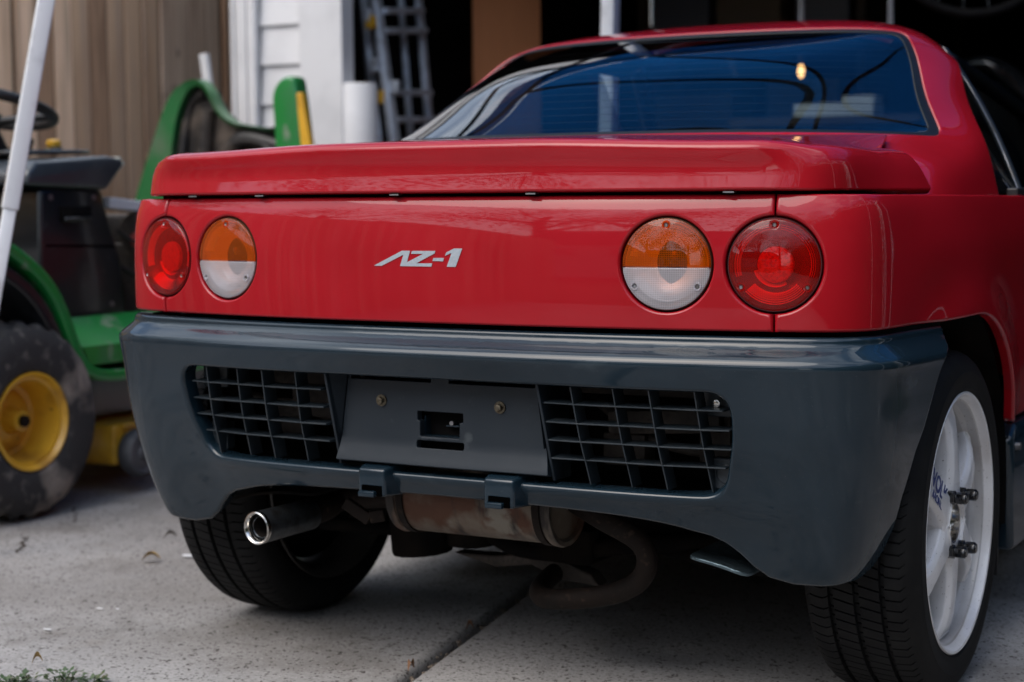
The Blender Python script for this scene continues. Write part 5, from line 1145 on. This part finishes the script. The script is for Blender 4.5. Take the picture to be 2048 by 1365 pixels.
for sg in (-1, 1):
    for yy in (4.75, 6.6):
        b = MB(); b.lathe([(-.1,.0),(-.1,.19),(-.1,.29),(-.08,.31),(.08,.31),(.1,.29),(.1,.19),(.06,.17),(.05,0)], 32, 'x'); b.build('wheel', rubber, bc, smooth=40, mw=bcm@Matrix.Translation((.55+sg*.74, yy, .31)))
# bicycle wheel hanging at top right
c_ = at(1945, -150, 5.6); b = MB(); b.tube([c_+_r*.29*math.cos(t)+_u*.29*math.sin(t) for t in np.linspace(0, 2*PI, 60, endpoint=False)], .016, 8, closed=True)
bw = tag(b.build('bicycle_wheel', rubber, None, smooth=60), 'black bicycle wheel hanging above the car at the top right', 'bicycle wheel')
b = MB()
for k in range(20): t = 2*PI*k/20; b.tube([c_+_r*.02*math.cos(t)+_u*.02*math.sin(t), c_+_r*.28*math.cos(t+.2)+_u*.28*math.sin(t+.2)], .0012, 4)
b.build('spokes', steel, bw)['kind'] = 'stuff'
b = MB(); hk = c_+np.array([0,0,.29]); b.tube([hk, (hk[0],hk[1],2.22)], .006, 6); b.build('hook', steel, bw)
# shelf with clutter, dim behind the plywood
sh = tag(empty('storage_shelf', (-1.6,5.6,0)), 'dim shelf of boxes between the plywood sheet and the white pole', 'shelf'); 
for z in (.5,1.0,1.5,1.88):
    b = MB(); b.box((0,0,z), (1.1,.4,.03)); b.build('shelf_board', wood_m, sh)
for sx in (-.54,.54): b = MB(); b.box((sx,0,1.05), (.04,.4,2.1)); b.build('upright', MAT['stud_wood'], sh)
cb = mat('cardboard', (.18,.13,.08), .8); gb = mat('grey_bin', (.12,.12,.13), .5)
for i, (x, z, w, h) in enumerate(((-.36,1.515,.28,.22),(-.02,1.515,.32,.30),(.34,1.515,.26,.18),(-.3,1.015,.4,.25),(.25,1.015,.35,.3),(.0,1.895,.5,.26))):
    b = MB(); b.box((0,0,h/2), (w,.3,h)); o = b.build('storage_box', cb if i%2 else gb, None, bevel=.008, mw=Matrix.Translation((-1.6+x,5.6,z)))
    tag(o, ['grey bin at the left of the third shelf','tall cardboard box at the middle of the third shelf','small grey bin at the right of the third shelf','wide cardboard box at the left of the second shelf','grey bin at the right of the second shelf','wide cardboard box on the top shelf'][i], 'box', 'boxes on the dim garage shelf')
# small warm work lamp
c_ = at(1602, 156, 6.0); lw = tag(empty('work_lamp', tuple(c_)), 'small lit warm bulb on a cord, seen through the right half of the rear window', 'lamp')
b = MB(); b.tube([(0,0,0),(0,0,.012),(0,0,.03),(0,0,.045)], [.004,.011,.011,.006], 14); b.build('bulb', mat('warm_bulb', (1,.6,.3), .5, emit=(1,.42,.14,5)), lw, smooth=60)
b = MB(); b.tube([(0,0,.045),(0,0,.09)], .012, 10); b.tube([(0,0,.09),(0,.02,2.22-c_[2])], .003, 6); b.build('cord', black_m, lw)
# bench and block added in place of a pale reflection on the rear window
p = at(1685, 236, 6.3); zt_ = float(p[2])
wb_ = tag(empty('added_bench', (p[0], p[1], 0)), 'dark bench added in the garage to carry the block for a pale reflection', 'added_bench')
b = MB(); b.box((0,0,zt_-.015), (.75,.35,.03)); b.build('bench_top', MAT['stud_wood'], wb_, bevel=.003)
for sx in (-.34,.34):
    for sy_ in (-.14,.14): b = MB(); b.box((sx,sy_,(zt_-.03)/2), (.05,.05,zt_-.03)); b.build('leg', MAT['stud_wood'], wb_)
b = MB(); b.box((0,0,.025), (.30,.12,.05)); b.box((.09,.0,.062), (.12,.10,.024)); o = b.build('reflection_block', mat('pale_reflection', (.75,.75,.70), .7), None, bevel=.004, mw=Matrix.Translation((p[0], p[1]-.05, zt_)))  # pale block added where the glass shows a pale reflection
tag(o, 'pale flat block on the added bench, standing in for a reflection in the rear window', 'reflection_block')

# ---- white stick by the hood
a, c = at(408, 108, 6.0), at(420, 200, 6.02); d = (a-c)/np.linalg.norm(a-c); b = MB(); b.bar(c-d*(c[2]/d[2]), a, .032, .018); tag(b.build('white_stake', white_trim, None, bevel=.002), 'short white stake standing behind the mower hood against the fence', 'stake')

# ---- leaf, weeds
def leaf_obj(loc, L_, W_, rz, m, label):
    V = []; F = []; n = 7
    for i in range(n):
        t = i/(n-1); w = W_*math.sin(PI*min(t*.9+.05, 1))**.8; zc = .004+.010*math.sin(t*3.3)+.004*t
        V += [(L_*(t-.5), -w, zc+.010*(w/W_)), (L_*(t-.5), 0, zc), (L_*(t-.5), w, zc+.006*(w/W_))]
    for i in range(n-1):
        for j in range(2): a = i*3+j; F.append((a, a+1, a+4, a+3))
    o = mesh('fallen_leaf', V, F, m, None, smooth=True); o.location = (loc[0], loc[1], .002); o.rotation_euler.z = rz; tag(o, label, 'leaf', 'dry leaves on the concrete'); return o
leaf_obj(hit(303,1126,'z',0), .040, .010, .5, dry_m, 'curled yellow dry leaf on the concrete between the mower and the left tyre')
leaf_obj(hit(340,1083,'z',0), .034, .004, 1.1, mat('grey_twig_leaf', (.2,.18,.16), .8), 'narrow grey dry leaf on the concrete left of the red car')
leaf_obj(hit(75,1334,'z',0), .018, .004, .8, dry_m, 'tiny brown leaf above the weeds in the bottom left corner')
leaf_obj(hit(940,1268,'z',0)+[0,0,.0], .014, .006, .3, mat('brown_leaf', (.16,.08,.04), .8), 'small brown leaf lying in the slab joint')
leaf_obj(hit(822,1348,'z',0), .012, .006, 1.3, MAT['brown_leaf'], 'tan leaf scrap in the slab joint at the bottom edge')
def weed(px, py, h, n, label):
    c = hit(px, py, 'z', 0); b = MB()
    for k in range(n):
        a = random.uniform(0, 2*PI); r_ = random.uniform(.002, .035)*h/.03; z = random.uniform(.1, 1)*h; L_ = random.uniform(.006, .013); el = random.uniform(-.2, .9); dx = np.array([math.cos(a)*math.cos(el), math.sin(a)*math.cos(el), math.sin(el)]); sx = np.array([-math.sin(a), math.cos(a), random.uniform(-.3,.3)])*L_*.35
        p = np.array([r_*math.cos(a), r_*math.sin(a), z*.7]); b.add([p, p+dx*L_*.5+sx, p+dx*L_, p+dx*L_*.5-sx], [(0,1,2,3)])
    for k in range(7): a = random.uniform(0, 2*PI); b.tube([(0,0,-.002),(.02*math.cos(a)*h/.03,.02*math.sin(a)*h/.03,h*.6)], .0007, 4)
    o = b.build('weed', leafw_m, None); o.location = c; tag(o, label, 'weed', 'low weeds at the slab edge in the bottom left corner')
weed(12, 1371, .014, 60, 'sprawling low weed at the far left of the bottom corner')
weed(45, 1369, .020, 70, 'low weed with brown tips, second from the left corner')
weed(128, 1368, .026, 110, 'tallest leafy weed of the bottom left corner')
weed(185, 1371, .018, 70, 'low weed right of the tallest one in the bottom left corner')

# ================================================================= surroundings behind the photographer
def tree(loc, h, cr, label, kind):
    t = tag(empty('tree', loc), label, 'tree', 'trees across the lawn behind the driveway')
    key = 'tree%d' % kind
    if key not in TREES:
        rng = np.random.default_rng(50+kind); b = MB(); b.tube(spline([(0,0,-.1),(.1,0,1.2),(.05,.1,2.6),(.2,.1,4.0)], 14), list(np.linspace(.24,.10,14)), 10)
        tips = []
        for k in range(9):
            a = rng.uniform(0, 2*PI); z0 = rng.uniform(1.9, 3.8); l = rng.uniform(1.0, 2.2); e = np.array([math.cos(a)*l, math.sin(a)*l, z0+rng.uniform(.5,1.8)]); b.tube(spline([(.1,.05,z0),(e[0]*.5,e[1]*.5,z0+(e[2]-z0)*.35),e], 8), list(np.linspace(.07,.02,8)), 6); tips.append(e)
        tips += [np.array([.2,.1,4.6]), np.array([-.4,.5,4.9]), np.array([.6,-.3,5.2])]
        tr_ = b.build('trunk', bark_m, None, smooth=60); V = []; F = []
        for e in tips:
            for q in range(5):
                c = e+rng.normal(0, .42, 3)*[1,1,.7]
                P = c+rng.normal(0, .30, (75, 3))
                for p in P:
                    d = rng.normal(0, 1, 3); d /= np.linalg.norm(d); s_ = np.cross(d, rng.normal(0, 1, 3)); s_ /= np.linalg.norm(s_); L_ = rng.uniform(.06, .13); k = len(V); V += [p, p+d*L_*.5+s_*L_*.3, p+d*L_, p+d*L_*.5-s_*L_*.3]; F.append((k, k+1, k+2, k+3))
        cw = mesh('crown', V, F, leaf_m, None); TREES[key] = (tr_.data, cw.data); bpy.data.objects.remove(tr_); bpy.data.objects.remove(cw)
    for nm, me in zip(('trunk', 'crown'), TREES[key]):
        o = bpy.data.objects.new(nm, me); COL.objects.link(o); o.parent = t
    t.scale = (cr, cr, h); t.rotation_euler.z = random.uniform(0, 6)
TREES = {}
for i, (x, y_, h, cr, kd) in enumerate([(-1.5,-13,1.25,1.3,0),(2.6,-12,1.05,1.1,1),(-6,-15,1.5,1.5,1),(-10,-11,1.3,1.4,0),(6.5,-14,1.4,1.5,1),(-14,-6,1.4,1.5,1),(11,-9,1.3,1.4,0),(-8.5,-2,1.15,1.2,0),(12,-1,1.3,1.3,1)]):
    tree((x, y_, -.06), h, cr, 'broad leafy garden tree, %s' % ['straight behind the red car','right of the tree straight behind','second tree left of the driveway','far left by the fence','right beside the drive','beyond the fence far left','at the right boundary','beyond the fence beside the car','to the right of the garage'][i], kd)
hb = MB(); rng = np.random.default_rng(5); V = []; F = []
for k in range(26000):
    x = 2.75+abs(rng.normal(0,.16))*(1 if rng.random() < .5 else 2.5); yy = rng.uniform(-7, 2.4); z = rng.uniform(0, 2.25)+.12*math.sin(yy*3); p = np.array([x, yy, z]); d = rng.normal(0,1,3); d /= np.linalg.norm(d); s_ = np.cross(d, rng.normal(0,1,3)); s_ /= np.linalg.norm(s_); L_ = rng.uniform(.05,.10); q = len(V); V += [p, p+d*L_*.5+s_*L_*.3, p+d*L_, p+d*L_*.5-s_*L_*.3]; F.append((q,q+1,q+2,q+3))
hd = tag(empty('shade_hedge', (4.0,-2.3,0)), 'tall green foliage, unseen, added right of the drive to darken that side', 'shade_hedge'); mesh('foliage', V, F, leaf_m, hd, mw=Matrix.Translation((-4.0,2.3,0)))  # unseen foliage added to darken reflections and ground on the right
b = MB(); b.box((3.3,-2.3,1.0), (.5,9.2,2.0)); b.build('stems', bark_m, hd, mw=Matrix.Translation((-4.0,2.3,0)))
# neighbouring house across the street
nh = tag(empty('neighbour_house', (-3,-24,0)), 'low pale house with dark roof across the street', 'house')
b = MB(); b.box((0,0,1.4), (14,6,2.9)); w_ = b.build('wall', mat('pale_render', (.5,.48,.44), .8), nh)
b = MB(); b.prism([(-7.5,2.85),(7.5,2.85),(5,4.6),(-5,4.6)], -3.4, 3.4, 'y'); b.build('roof', MAT['roof_shingle'], nh)
for x in (-4.5,-1.5,3.5):
    b = MB(); b.box((x,3.03,1.6), (1.5,.08,1.2)); f_ = b.build('window', white_trim, nh); b = MB(); b.box((x,3.075,1.6), (1.35,.02,1.05)); b.build('pane', side_glass, f_)
b = MB(); b.box((1.2,3.03,1.05), (1.0,.08,2.1)); b.build('door', wood_m, nh)
